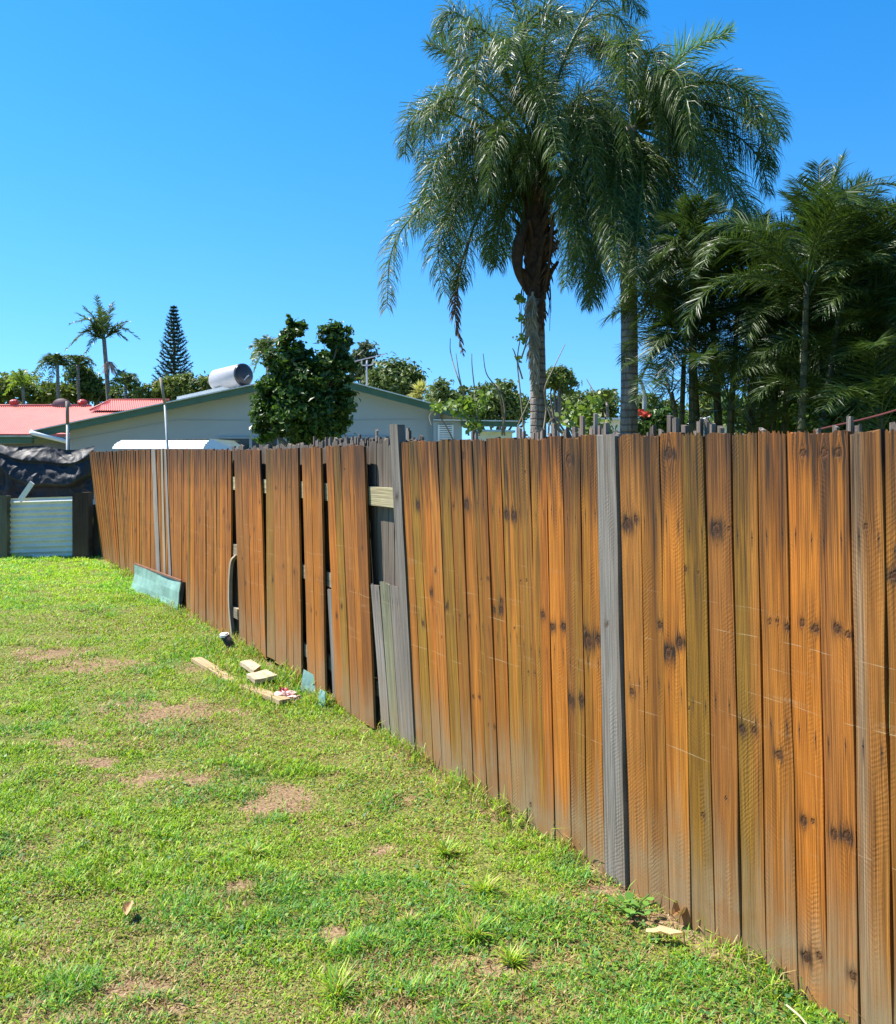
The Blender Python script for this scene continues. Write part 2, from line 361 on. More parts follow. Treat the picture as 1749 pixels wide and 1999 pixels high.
ORANGE = np.array([0.43, 0.152, 0.017]); BROWN = np.array([0.34, 0.132, 0.023]); OLIVE = np.array([0.285, 0.148, 0.018])
GREY = np.array([0.195, 0.178, 0.156]); PALE = np.array([0.36, 0.31, 0.22]); BLEACH = np.array([0.20, 0.168, 0.135])
def board(mb, tl, tr, bl, br, off_t=0.0, off_b=0.0, th=0.016, tint=BROWN, knots=(), nu=5, nv=60, seed=0.0, topdark=1.0,
          foot=1.0, jag=0.009, frame=fp, scratch=True, bow=0.0, edge=0.004, stripe=None):
    """a sawn board given by its four corners (s, z) in a frame; grid front so knots and stain have a shape"""
    r = np.random.default_rng(int(seed * 1000) + 11)
    u = np.linspace(0, 1, nu + 1); v = np.linspace(0, 1, nv + 1)      # v from foot to top
    U, W = np.meshgrid(u, v)
    tl, tr, bl, br = map(np.asarray, (tl, tr, bl, br))
    Pt = (bl * (1 - U)[..., None] + br * U[..., None]) * (1 - W)[..., None] + (tl * (1 - U)[..., None] + tr * U[..., None]) * W[..., None]
    S = Pt[..., 0]; Z = Pt[..., 1]
    wd = np.linalg.norm(tr - tl); L = np.linalg.norm((tl + tr) / 2 - (bl + br) / 2)
    # wavering sawn edges and uneven ends
    e1 = (vn(v * L, seed * 7, 0.35, 5) - 0.5) * 2 * edge; e2 = (vn(v * L, seed * 7 + 3, 0.35, 6) - 0.5) * 2 * edge
    sg = np.sign((tr - tl)[0]) or 1.0
    S = S + sg * (e1[:, None] * (1 - U) + e2[:, None] * U)
    jt = r.uniform(-1, 1, nu + 1) * jag
    Z = Z + np.where(W > 0.985, 1, 0) * jt[None, :]
    off = off_b * (1 - W) + off_t * W + bow * np.sin(np.pi * W) + 0.003 * (vn(W * L, U + seed, 0.5, 9) - 0.5)
    um = (U - 0.5) * wd; vm = W * L
    gu = um.copy(); kn = np.zeros_like(U); stn = np.zeros_like(U)
    for (ku, kv, kr, ks) in knots:
        du = um - ku; dv = vm - kv
        ang = np.arctan2(dv, du); rr = np.sqrt(du ** 2 + (dv / 1.25) ** 2) * (1 + .28 * (vn(np.cos(ang) * 1.3 + ku * 90, np.sin(ang) * 1.3 + kv * 9, .8, 33) - .5) * 2)
        kn = np.maximum(kn, sstep(1.08 * kr, 0.85 * kr, rr) * (1 - .55 * sstep(.7 * kr, .35 * kr, rr)))
        gu -= np.sign(du) * kr * np.exp(-(dv / (2.6 * kr)) ** 2) * np.exp(-np.abs(du) / (2.0 * kr))
        stn = np.maximum(stn, ks * (0.95 * np.exp(-(rr / ((1.35 + .5 * ks) * kr)) ** 2)
              + 0.65 * (.4 + .9 * vn(um * 3 + kv, vm * .5, .02, 35)) * np.exp(-((np.abs(du + .4 * kr * np.sin(seed * 9)) - (1.25 + .10 * np.abs(dv) / kr) * kr) / (.75 * kr)) ** 2) * np.where(dv < 0, np.exp(dv / (2.6 * kr)), np.exp(-dv / (6.0 * kr)))))
    tn = vn(um * 1.0 + seed * 5, vm * 0.12, 0.022, 15); tdp = (0.08 + 0.22 * tn + 0.10 * r.random())
    stn = np.maximum(stn, topdark * 0.95 * sstep(tdp * 1.9, tdp * 0.15, (L - vm)) * (0.6 + 0.5 * tn))
    streak = sstep(0.66, 0.85, vn(um + seed * 9, vm * 0.03, 0.012, 17)) * sstep(1.0, 0.05, L - vm) * 0.85 * topdark
    stn = np.maximum(stn, streak)
    edgeshade = 0.0
    fn_ = 0.12 + 0.34 * vn(um + seed * 3, 0 * vm, 0.03, 19) + 0.22 * r.random()
    wea = foot * sstep(fn_ * 1.25, fn_ * 0.2, vm)
    tt = np.tile(np.asarray(tint, float), (U.size, 1)).reshape(*U.shape, 3)
    if stripe is not None:
        c2, u0, w0 = stripe
        k = np.exp(-((U - u0 + 0.1 * (vn(vm, seed, 0.4, 23) - .5)) / w0) ** 2) * (0.35 + 0.65 * vn(vm, seed * 2, 0.5, 29))
        tt = tt * (1 - k[..., None]) + np.asarray(c2) * k[..., None]
    front = frame(S, Z, off); back = frame(S[:, [0, -1]], Z[:, [0, -1]], off[:, [0, -1]] - th)
    nF = front.reshape(-1, 3); nB = back.reshape(-1, 3); m = nu + 1; b0 = len(nF)
    i = (np.arange(nv)[:, None] * m + np.arange(nu)[None, :]).ravel()
    Q = [np.stack([i, i + 1, i + m + 1, i + m], -1)]
    j = np.arange(nv)
    Q.append(np.stack([b0 + 2 * j, j * m, (j + 1) * m, b0 + 2 * j + 2], -1))
    Q.append(np.stack([j * m + nu, b0 + 2 * j + 1, b0 + 2 * j + 3, (j + 1) * m + nu], -1))
    Q.append(np.stack([b0 + 2 * j + 1, b0 + 2 * j, b0 + 2 * j + 2, b0 + 2 * j + 3], -1))
    topf = np.concatenate([np.arange(nv * m, nv * m + m), [b0 + 2 * nv + 1, b0 + 2 * nv]])[None, :]
    botf = np.concatenate([np.arange(nu, -1, -1), [b0, b0 + 1]])[None, :]
    def ex(a, dk=0.0):
        bb = a[:, [0, -1]]; return np.concatenate([a.reshape(-1, *a.shape[2:]), bb.reshape(-1, *a.shape[2:])])
    bc = np.stack([gu, vm, np.full_like(U, seed)], -1)
    diag = r.choice([-1, 1]) * r.uniform(0.55, 1.0)
    saw = np.stack([vm + diag * (um if r.random() < .6 else np.abs(um)), um, np.full_like(U, seed)], -1)
    fsv = np.stack([S, Z, np.zeros_like(S)], -1)
    if not scratch: fsv = fsv + np.array([seed * 3.7, 7.0, 0])
    mb.add(np.vstack([nF, nB]), [np.concatenate(Q), topf, botf], bc=ex(bc), tint=ex(tt), knot=ex(kn), stain=ex(stn), wea=ex(wea), fs=ex(fsv), saw=ex(saw))
    return mb

fence = empty('timber_fence', fp(6.0, 0.0), 'long orange brown paling fence running along the right side of the lawn', 'fence')
KN = []      # knots seen in the photograph: pixel x, y, size
for (x, y, s) in [(230,540,1),(560,525,1),(475,550,.6),(355,990,.7),(265,1350,.8),(400,1450,.5),(520,1300,.5),(580,1300,.6),(665,1045,.5),(712,1040,.7),
        (800,1210,.8),(795,1270,.9),(745,1265,.8),(885,1380,.5),(930,1065,.5),(970,1060,.5),(830,600,1),(880,610,1),(965,320,.6),(1265,240,1.2),(1085,1290,.8),
        (1150,1375,.9),(1225,1370,.9),(1375,1390,.6),(1400,1480,1.2),(1470,1470,1),(985,1690,.5),(1025,1695,.5),(530,200,1)]:
    KN.append((750 + x / 3.498, 830 + y / 3.498, s))
for (x, y, s) in [(610,205,.6),(650,205,.6),(755,410,.6),(1275,235,1),(1350,240,1),(1000,950,.6),(715,400,.4),(1690,180,.8)]:
    KN.append((750 + x / 3.498, 1300 + y / 3.498, s))
for (x, y, s) in [(215,590,1.2),(265,570,.8),(725,620,1.1),(800,625,.6),(550,850,.7),(625,865,.5),(405,1180,.8),(455,1320,1.1),(520,1265,1),(245,1560,.6),
        (1030,1155,.6),(1075,1155,.5),(1135,1190,.7),(1215,1160,.7),(1290,1195,.8),(1415,1195,.8),(1480,1230,.7),(570,1640,.5),(1215,190,.8),(1340,190,.9),
        (1420,185,.9),(455,190,1.2),(1580,610,.6)]:
    KN.append((1150 + x / 2.92, 820 + y / 2.92, s))
for (x, y, s) in [(875,75,.8),(940,85,.7),(1080,225,.8),(650,555,.6),(780,470,.5),(1225,595,.8),(1275,600,.6),(1400,670,.8),(1470,685,.9),(1240,1370,.9),
        (1315,1370,.7),(1505,1480,.8)]:
    KN.append((1150 + x / 2.92, 1400 + y / 2.92, s))
KSZ = [(*sz(x, y), s) for x, y, s in KN]

def top_z(s): return 1.768 + 0.012 * math.sin(s * 0.8) + 0.010 * sstep(9, 14, s)
def lean(s): return 0.21 * float(sstep(10.0, 14.3, s))
seedc = [0]
def paling(e0, e1, zt, zb, tint, near=True, parent=fence, name='paling', knots=None, mb=None, off=None, **kw):
    """e0, e1: (s_top, s_foot) of the edge nearer the camera's left and right"""
    seedc[0] += 1; sd = seedc[0] * 0.731
    r = np.random.default_rng(seedc[0] + 500)
    gap = kw.pop('gap', r.uniform(0.0015, 0.0045) + (.0025 if r.random() < .3 else 0))
    tl = (e0[0] - gap, zt + r.uniform(-.004, .004)); tr = (e1[0] + gap, zt + r.uniform(-.004, .004))
    bl = (e0[1] - gap, zb); br = (e1[1] + gap, zb + r.uniform(-.01, .01))
    wd = tl[0] - tr[0]; L = zt - zb; ks = []
    if knots is None:
        for (s_, z_, k) in KSZ:
            w = (z_ - zb) / L
            if 0 < w < 1:
                a = bl[0] * (1 - w) + tl[0] * w; b = br[0] * (1 - w) + tr[0] * w
                if b <= s_ < a: ks.append((((a - s_) / (a - b) - 0.5) * wd, w * L, 0.0095 * k + .0052 * k * k, float(np.clip(1.7 * k - .6, .25, 1.1))))
        if not ks and r.random() < 0.75:
            ks.append((r.uniform(-.35, .35) * wd, r.uniform(.3, .95) * L, r.uniform(.006, .012), r.uniform(.5, 1)))
    else: ks = knots
    ot = r.uniform(-.004, .004) if off is None else off[0]; ob = r.uniform(-.004, .004) if off is None else off[1]
    ot += lean((tl[0] + tr[0]) / 2)
    m = mb or MB()
    v = 1 + r.uniform(-.16, .16)
    tint = np.asarray(tint) * v * np.array([1, 1 + r.uniform(-.07, .07), 1 + r.uniform(-.15, .15)])
    board(m, tl, tr, bl, br, ot, ob, tint=tint, knots=ks, nu=(24 if e0[0] < 3.2 else 10) if near else 4, nv=(320 if e0[0] < 3.2 else 140) if near else 40, seed=sd, **kw)
    if mb is None: return m.build(name, M_WOOD, parent)

def edges(tops, yt, bots, yb, zt=1.77, zb=-0.03):
    """pixel edges at two image heights -> (s at top, s at foot)"""
    out = []
    for k, (a, b) in enumerate(zip(tops, bots)):
        y0 = yt[0] + (yt[1] - yt[0]) * k / max(1, len(tops) - 1); y1 = yb[0] + (yb[1] - yb[0]) * k / max(1, len(bots) - 1)
        s0, z0 = sz(a, y0); s1, z1 = sz(b, y1); g = (s1 - s0) / (z1 - z0)
        out.append((s0 + g * (zt - z0), s0 + g * (zb - z0)))
    return out
tints = lambda r: [ORANGE, BROWN, ORANGE * .9, BROWN * 1.05, (ORANGE + BROWN) / 2, OLIVE][r.choice(6, p=[.28, .22, .15, .13, .14, .08])]
rt = np.random.default_rng(3)
# --- boards between the two posts
eA = edges([779.4,795.7,812.3,834.3,854.3,875.8,898.7,920.7,947.3,974.4,1003,1033,1064.5,1096.8,1133,1166.8], (868, 853),
           [802.9,818.6,835.8,854.3,873.8,895.2,915.8,940.1,964.4,990.1,1017.3,1045.9,1075,1107.3,1140.2,1176], (1300, 1300))
tA = [BROWN, OLIVE*1.05, ORANGE*.95, BROWN*1.05, OLIVE, BROWN, BROWN*.95, BROWN*.85, ORANGE*.95, OLIVE*.95, BROWN*1.1, ORANGE, ORANGE*1.1, BROWN*.9, ORANGE*.95]
for k in range(15):
    paling(eA[k], eA[k + 1], top_z(eA[k][0]), -0.03, tA[k], topdark=.95, stripe=(OLIVE, rt.uniform(.1, .9), .22) if k % 3 else (ORANGE * 1.15, .5, .3))
# --- near boards
eB = edges([1206.5,1247.6,1287,1329.8,1375.3,1425.7,1478.8,1533.6,1593.5,1656.8,1725.3], (855, 843),
           [1220.2,1257.9,1298.6,1341.6,1387,1437,1488.7,1546,1604.8,1666.4,1734.2], (1400, 1400))
for k in range(8): eB.append((eB[-1][0] - .116, eB[-1][1] - .116))
tB = [BROWN*1.1, BROWN*1.05, ORANGE, OLIVE*1.05, BROWN, OLIVE, BROWN*1.1, ORANGE, BROWN, BROWN*1.0] + [BROWN, ORANGE*.9] * 5
stB = [None, (BROWN*.6, .5, .2), (ORANGE*1.15, .5, .3), None, None, (BROWN*1.3, .85, .3), (ORANGE, .6, .3), (ORANGE*1.25, .6, .25), (ORANGE*1.25, .75, .25), (PALE*.8, .2, .2)] + [None] * 10
for k in range(len(eB) - 1):
    paling(eB[k], eB[k + 1], top_z(eB[k][0]) + .004, -0.03, tB[k], topdark=.9, stripe=stB[k], th=.018)
# --- four loose panels left of the opening
panels = [([457.6,470.6,482.6,491.6,499,508.7], (879, 877), [472,486,497,505,513,523], (1272, 1300), .02),
          ([518.6,531,547,557.6,568,581.6], (877, 875), [525,541,553,563,576,591], (1300, 1320), .04),
          ([590.6,608,620.6,628.5], (874, 873), [605,621,632,640], (1316, 1330), .0),
          ([637,650.7,664,679,689.7,712], (872, 870), [659,675,689,705,717,735], (1385, 1405), .0)]
for tp, yt, bt, yb, zb in panels:
    e = edges(tp, yt, bt, yb, zb=zb); o = rt.uniform(0, .012)
    for k in range(len(e) - 1):
        paling(e[k], e[k + 1], top_z(e[k][0]) - .005, zb + rt.uniform(-.01, .02), tints(rt) if not (tp[0] == 637 and k == 4) else BROWN * .75, near=True,
               off=(o + rt.uniform(-.003, .003), o + .012 + rt.uniform(-.003, .003)), topdark=.9, foot=.7)
# --- long far run, to the corner
s = float(s_of(450)); far = MB(); n_far = 0
while s < SEND:
    w = rt.uniform(.085, .112)
    lo = (s_of(450) - s_of(447)) * 0
    l0 = -0.02 * math.exp(-(s - s_of(450)) / .5)
    e1_, e0_ = (s, s + l0), (s + w, s + w + l0)
    tz = top_z(s) + rt.uniform(-.006, .006)
    if s < 9.2:
        paling(e0_, e1_, tz, -0.06, tints(rt), near=False, topdark=.9, foot=.6, edge=.008, gap=rt.uniform(.001, .0085))
    else:
        paling(e0_, e1_, tz, -0.06, tints(rt), near=False, mb=far, topdark=.9, foot=.6, edge=.008, gap=rt.uniform(.001, .0085))
    s += w
tag(far.build('paling', M_WOOD, fence), kind='stuff', label='run of narrow palings leaning over at the far corner')
# --- posts on the face of the fence
def post_px(t0, t1, yt, b0, b1, yb, tint, off, th, zb=-.03, name='post', label=None, **kw):
    e = edges([t0, t1], (yt, yt), [b0, b1], (yb, yb), zt=sz((t0 + t1) / 2, yt)[1], zb=zb)
    zt = sz((t0 + t1) / 2, yt)[1]; seedc[0] += 1
    m = board(MB(), (e[0][0], zt), (e[1][0], zt), (e[0][1], zb), (e[1][1], zb), off, off, th=th, tint=tint, seed=seedc[0] * .731, nu=8, nv=90,
              scratch=False, **kw)
    o = m.build(name, M_WOOD, fence)
    if label: o['label'] = label
    return o
post_px(763, 779, 830, 798, 811.5, 1440, GREY * 1.05, .012, .05, label='grey timber post standing taller than the palings', topdark=.3, foot=.3, knots=[(.0, 1.50, .012, .8)], edge=.002)
post_px(1166.8, 1203.2, 850, 1184, 1222, 1690, GREY * 1.25, .008, .03, label='silver grey batten between orange palings', topdark=.15, foot=.25, knots=[(-.02, 1.05, .007, .3)], edge=.002)
post_px(297, 304.5, 877, 306.5, 314, 1110, GREY * 1.6, .012, .03, label='thin grey batten on the far palings', topdark=.3, foot=.2, edge=.002)
post_px(315, 318.5, 877, 321, 325, 1120, PALE * 1.1, .010, .02, topdark=.2, foot=.2, edge=.002)
post_px(321.5, 325.5, 877, 331, 335.5, 1125, GREY * 1.5, .010, .02, topdark=.2, foot=.2, edge=.002)
post_px(639, 651, 1151, 650, 663, 1378, GREY * 1.1, -.001, .03, name='prop_board', label='short grey board filling the gap between loose panels', topdark=.1, foot=.3)
post_px(594, 603, 1290, 597, 607, 1325, GREY, -.02, .02, name='prop_board', topdark=.1, foot=.3)
# --- short grey boards in the opening
eS = edges([724, 741, 760, 777], (1143, 1137), [746, 763, 781, 798], (1425, 1440), zt=.9)
for k in range(3):
    paling(eS[k], eS[k + 1], .915 + (-.015, .015, .01)[k], -.03, PALE * np.array([.72, .78, .85]), name='short_paling', topdark=.25, foot=.6, off=(.002, .004), knots=[])
# --- rails behind
railm = MB()
for (z0, z1, tint, nm) in [(1.385, 1.505, PALE * np.array([1.25, 1.3, 1.1]), 'rail'), (.78, .88, PALE * .9, 'rail'), (.2, .29, PALE * .8, 'rail')]:
    seedc[0] += 1
    def rail_frame(a, b, off): return fp(b, a, off)      # grain runs along the fence
    m = board(MB(), (z0, SEND), (z1, SEND), (z0, -1.5), (z1, -1.5), -.02, -.02, th=.04, tint=tint, seed=seedc[0] * .731, nu=3, nv=160, topdark=0, foot=0,
              scratch=False, frame=rail_frame, jag=0)
    m.build(nm, M_WOOD, fence)
# --- grey boards nailed to the far face, seen through the opening and the gaps
s = float(s_of(790)); k = 0
while s < s_of(440):
    w = rt.uniform(.08, .105); k += 1; seedc[0] += 1
    zt = 1.775 + rt.uniform(-.02, .03)
    m = board(MB(), (s + w - .002, zt), (s + .002, zt), (s + w - .002, -.03), (s + .002, -.03), -.066 + rt.uniform(-.003, .003), -.066, th=.014,
              tint=BLEACH * rt.uniform(.75, 1.15), seed=seedc[0] * .731, nu=4, nv=50, topdark=.35, foot=.3, scratch=False, jag=.012)
    m.build('back_paling', M_WOOD, fence); s += w

# --- neighbour's row of thin grey stakes whose tops show above
stakes = empty('stake_fence', fp(2.5, 0, -.2), 'ragged row of thin grey stakes whose tops poke above the orange paling fence', 'fence')
rest = MB(); n_st = 0; s = -1.6
while s < s_of(570):
    px_here = CX + F * (A0[0] + FD[0] * s) / max(.3, (A0[1] + FD[1] * s))
    w = rt.uniform(.010, .028); gap = rt.uniform(.003, .018)
    base = np.interp(px_here, [560, 600, 700, 770, 800, 850, 900, 950, 1000, 1130, 1150, 1200, 1230, 1330, 1360, 1500, 1750],
                     [1.84, 1.845, 1.84, 1.83, 1.755, 1.775, 1.785, 1.815, 1.84, 1.85, 1.80, 1.80, 1.835, 1.845, 1.775, 1.775, 1.79])
    zt = base - .022 - (.02 if px_here > 1350 else 0) + rt.normal(0, .013) + (.05 if rt.random() < .05 else 0); seedc[0] += 1
    sk = rt.uniform(-.012, .012)
    vis = 560 < px_here < 1760
    tgt = MB() if (vis and n_st < 98 and rt.random() < .6) else rest
    board(tgt, (s + w + sk, zt), (s + sk, zt), (s + w, .0), (s, .0), -.17 + rt.uniform(-.015, .015), -.17, th=rt.uniform(.012, .022), tint=BLEACH * rt.uniform(.85, 1.9),
          seed=seedc[0] * .731, nu=2, nv=12, topdark=.25, foot=.2, scratch=False, jag=.008, edge=.002)
    if tgt is not rest:
        tgt.build('stake', M_WOOD, stakes); n_st += 1
    s += w + gap
for (px, py) in [(1596, 812), (1680, 817), (1690, 824), (1704, 822), (1612, 828), (1568, 830), (874, 841), (880, 845)]:
    sx, zz = sz(px, py); seedc[0] += 1
    board(rest, (sx + .008, zz), (sx - .008, zz), (sx + .008, 0), (sx - .008, 0), -.15, -.15, th=.014, tint=BLEACH * 1.2, seed=seedc[0] * .731, nu=2, nv=12, topdark=.2, foot=.2, scratch=False, edge=.002)
tag(rest.build('stake', M_WOOD, stakes), kind='stuff')

# loose bent timber in the gap
def world_board(name, path, w, th, tint, label, cat, across, parent=None, seed=1.0, **kw):
    """board following a path; across = width direction"""
    pts = spline(path, 40); across = np.asarray(across, float); across /= np.linalg.norm(across)
    def fr(a, b, off):
        a, b, off = np.broadcast_arrays(a, b, off)
        t = np.clip(b, 0, 1) * 39; i = np.minimum(t.astype(int), 38); f = (t - i)[..., None]
        c = pts[i] * (1 - f) + pts[i + 1] * f; d = pts[i + 1] - pts[i]; d /= np.linalg.norm(d, axis=-1)[..., None]
        n = np.cross(np.broadcast_to(across, d.shape), d); n /= np.linalg.norm(n, axis=-1)[..., None]
        return c + across * a[..., None] + n * off[..., None]
    m = board(MB(), (-w / 2, 1), (w / 2, 1), (-w / 2, 0), (w / 2, 0), th, th, th=th, tint=tint, seed=seed, frame=fr, jag=0, scratch=False, nv=40, nu=4, **kw)
    o = m.build(name, M_WOOD, parent, origin=pts[0] if parent is None else None)
    if parent is None: tag(o, label, cat)
    return o
p0 = fp(*sz(464, 1270)[:1], -.02, .05); p1 = fp(s_of(457.5), .35, .055); p2 = fp(s_of(458), .7, .045); p3 = fp(s_of(463), .80, .02)
world_board('bent_batten', [p0, p1, p2, p3], .05, .03, PALE * 1.1, 'pale bent timber batten standing in the gap left of the loose panels', 'batten', (FD[0], FD[1], 0), seed=2.2, topdark=0, foot=0)

# ------------------------------------------------------------------ grass
def grass_mat():
    t = NT('grass_blades'); c = t.attr('gc', 'Vector')
    b = t.pbsdf(c, 0.5, None, 0, 0.35)
    tr = t.n('ShaderNodeBsdfTranslucent'); t.put(tr.inputs['Color'], t.mix(1.0, c, (1.15, 1.2, 0.5), 'MULTIPLY'))
    mx = t.n('ShaderNodeMixShader'); mx.inputs[0].default_value = 0.38
    t.t.links.new(b, mx.inputs[1]); t.t.links.new(tr.outputs[0], mx.inputs[2]); return t.done(mx.outputs[0])
M_GRASS = grass_mat()
def blades(x, y, L, w, tilt, az, col, z=None, bend=0.5):
    """curved ribbons: 3 cross sections and a tip"""
    n = len(x); z = gh(x, y) if z is None else z
    d = np.stack([np.cos(az), np.sin(az)], -1); sd = np.stack([-np.sin(az), np.cos(az)], -1)
    V = np.zeros((n, 5, 3))
    t1 = tilt; t2 = np.minimum(tilt + bend, 1.75)
    for k, (fr, wf) in enumerate([(0, .7), (.5, 1.0)]):
        h = L * fr; px = x + d[:, 0] * np.sin(t1) * h; py = y + d[:, 1] * np.sin(t1) * h; pz = z + np.cos(t1) * h
        for q, sgn in ((0, -1), (1, 1)):
            V[:, 2 * k + q] = np.stack([px + sgn * sd[:, 0] * w * wf / 2, py + sgn * sd[:, 1] * w * wf / 2, pz], -1)
    h1 = L * .5
    V[:, 4] = np.stack([x + d[:, 0] * (np.sin(t1) * h1 + np.sin(t2) * h1), y + d[:, 1] * (np.sin(t1) * h1 + np.sin(t2) * h1),
                        z + np.cos(t1) * h1 + np.cos(t2) * h1], -1)
    b = np.arange(n)[:, None] * 5
    return V.reshape(-1, 3), [b + np.array([0, 1, 3, 2]), b + np.array([2, 3, 4])], np.repeat(col, 5, axis=0)
gr = np.random.default_rng(21)
N = 640000
ymin, ymax = 1.6, 15.3
uu = gr.random(N); al = 0.75                                    # more blades nearby
Yb = (ymin ** -al + uu * (ymax ** -al - ymin ** -al)) ** (-1 / al)
xr = fence_x(Yb) + 0.03; xl = -0.56 * Yb - 0.35
xr = np.minimum(xr, 0.62 * Yb + .3)
Xb = xl + gr.random(N) * (xr - xl)
br_ = bare(Xb, Yb); dr = dryness(Xb, Yb)
tuft = fbm(Xb, Yb, 0.16, 91, 3)
keep = gr.random(N) < (0.30 + .85 * sstep(0.36, 0.60, tuft)) * (1 - 0.90 * sstep(.2, .8, br_))
Xb, Yb, dr, tuft, br_ = [a[keep] for a in (Xb, Yb, dr, tuft, br_)]; n = len(Xb)
lush = sstep(0.5, 0.72, fbm(Xb, Yb, 0.55, 101)); farb = sstep(8.5, 12.5, Yb)
greens = np.array([[0.215, 0.405, 0.024], [0.330, 0.490, 0.026], [0.135, 0.340, 0.060], [0.420, 0.520, 0.050], [0.095, 0.19, 0.02]])
straw = np.array([[0.42, 0.31, 0.13], [0.28, 0.17, 0.075], [0.52, 0.41, 0.19]])
pick = gr.random(n); gi = np.where(pick < .34, 0, np.where(pick < .62, 1, np.where(pick < .8, 3, np.where(pick < .9, 2, 4))))
gi = np.where((lush > .5) & (gr.random(n) < .5), 2, gi)
gc = greens[gi] * gr.uniform(.75, 1.2, (n, 1))
gc = gc * (1 + farb[:, None] * np.array([.35, .35, 0.1]))
isst = gr.random(n) < np.clip(.06 + .48 * dr * (1 - .8 * farb) + .15 * sstep(5, 3, Yb), 0, .8)
gc[isst] = straw[gr.integers(0, 3, isst.sum())] * gr.uniform(.7, 1.15, (isst.sum(), 1))
hn = sstep(.5, .75, vn(Xb, Yb, 0.3, 111))
Lb = gr.uniform(.010, .028, n) * (.8 + .75 * hn + .6 * lush) * (1 + .05 * Yb)
wb = gr.uniform(.0022, .0042, n) * (0.75 + 0.16 * Yb)
hc = vn(Xb, Yb, 0.075, 151) * .6 + vn(Xb, Yb, .035, 152) * .4
Lb = Lb * (.45 + 1.15 * hc)
low = sstep(.5, .25, hc) * (1 - .6 * sstep(5, 11, Yb)); gc = gc * (1 - .25 * low[:, None] * np.array([.7, 1, .9]))  # shade between the clumps put into the blade colour, weaker far off
tb = np.where(isst, gr.uniform(.9, 1.5, n), gr.uniform(.25, 1.25, n))
V, Fs, C = blades(Xb, Yb, Lb, wb, tb, gr.uniform(0, 2 * np.pi, n), gc, bend=gr.uniform(.1, .8, n))
gm = MB(); gm.add(V, Fs, gc=C)
# broad little leaves of clover and creeping weeds
n = 26000
Yc = (ymin ** -1.2 + gr.random(n) * (13 ** -1.2 - ymin ** -1.2)) ** (-1 / 1.2); Xc = -0.56 * Yc - .3 + gr.random(n) * (np.minimum(fence_x(Yc), .62 * Yc) + .56 * Yc + .3)
kc = (fbm(Xc, Yc, .35, 131) > .53) & (bare(Xc, Yc) < .35); Xc, Yc = Xc[kc], Yc[kc]; n = len(Xc)
zc = gh(Xc, Yc) + gr.uniform(.006, .024, n); sz_ = gr.uniform(.004, .0095, n); a = gr.uniform(0, 6.28, n)
ex_ = np.stack([np.cos(a), np.sin(a), gr.uniform(-.5, .5, n)], -1) * sz_[:, None]; ey_ = np.stack([-np.sin(a), np.cos(a), gr.uniform(-.5, .5, n)], -1) * sz_[:, None] * .8
c0 = np.stack([Xc, Yc, zc], -1)
Vc = np.stack([c0 - ex_, c0 - ex_ * .3 + ey_, c0 + ex_ * .8 + ey_ * .6, c0 + ex_, c0 + ex_ * .7 - ey_ * .7, c0 - ex_ * .3 - ey_], 1).reshape(-1, 3)
cc = np.array([[.09, .22, .03], [.17, .30, .03], [.06, .17, .05]])[gr.integers(0, 3, n)] * gr.uniform(.8, 1.2, (n, 1))
gm.add(Vc, [np.arange(n)[:, None] * 6 + np.arange(6)], gc=np.repeat(cc, 6, axis=0))
# longer unmown grass along the foot of the fence
n = 17000
sf = gr.uniform(-1.2, SEND - .2, n); kf = gr.random(n) < (.05 + .9 * sstep(.5, .72, fbm(sf, sf * 0, .35, 141, 2))); sf = sf[kf]; n = len(sf)
of = np.abs(gr.normal(0, .07, n)) - .02; q = fp(sf, 0 * sf, of)
V, Fs, C = blades(q[:, 0], q[:, 1], gr.uniform(.03, .11, n) * np.where(gr.random(n) < .3, 1.6, 1), gr.uniform(.003, .006, n) * (.7 + .06 * q[:, 1]), gr.uniform(.1, .9, n), gr.uniform(0, 6.28, n),
                  np.where((gr.random(n) < .3)[:, None], straw[gr.integers(0, 3, n)], greens[gr.integers(0, 5, n)]), bend=gr.uniform(.3, 1.2, n))
gm.add(V, Fs, gc=C)
# rank grass around the fallen timber
for (px, py, R_, cnt, hh) in [(600, 1320, .22, 1500, .20), (520, 1345, .3, 1300, .10), (470, 1310, .22, 900, .09), (640, 1370, .12, 500, .13), (450, 1275, .25, 900, .09),
                              (470, 1335, .12, 700, .07), (560, 1385, .3, 900, .06), (400, 1260, .3, 900, .08), (260, 1170, .3, 900, .07), (330, 1205, .3, 900, .07)]:
    q = G(px, py); x = q[0] + gr.normal(0, R_ * .5, cnt); y = q[1] + gr.normal(0, R_ * .7, cnt); k = x < fence_x(y) + .0; x, y = x[k], y[k]; m_ = len(x)
    V, Fs, C = blades(x, y, gr.uniform(.3, 1, m_) * hh, gr.uniform(.004, .008, m_), gr.uniform(.05, .8, m_), gr.uniform(0, 6.28, m_),
                      np.where((gr.random(m_) < .22)[:, None], straw[gr.integers(0, 3, m_)], greens[gr.integers(0, 5, m_)]), bend=gr.uniform(.2, 1.2, m_))
    gm.add(V, Fs, gc=C)
tag(gm.build('lawn_grass', M_GRASS), 'patchy mown green grass with dry straw and clover across the lawn', 'grass', kind='stuff')
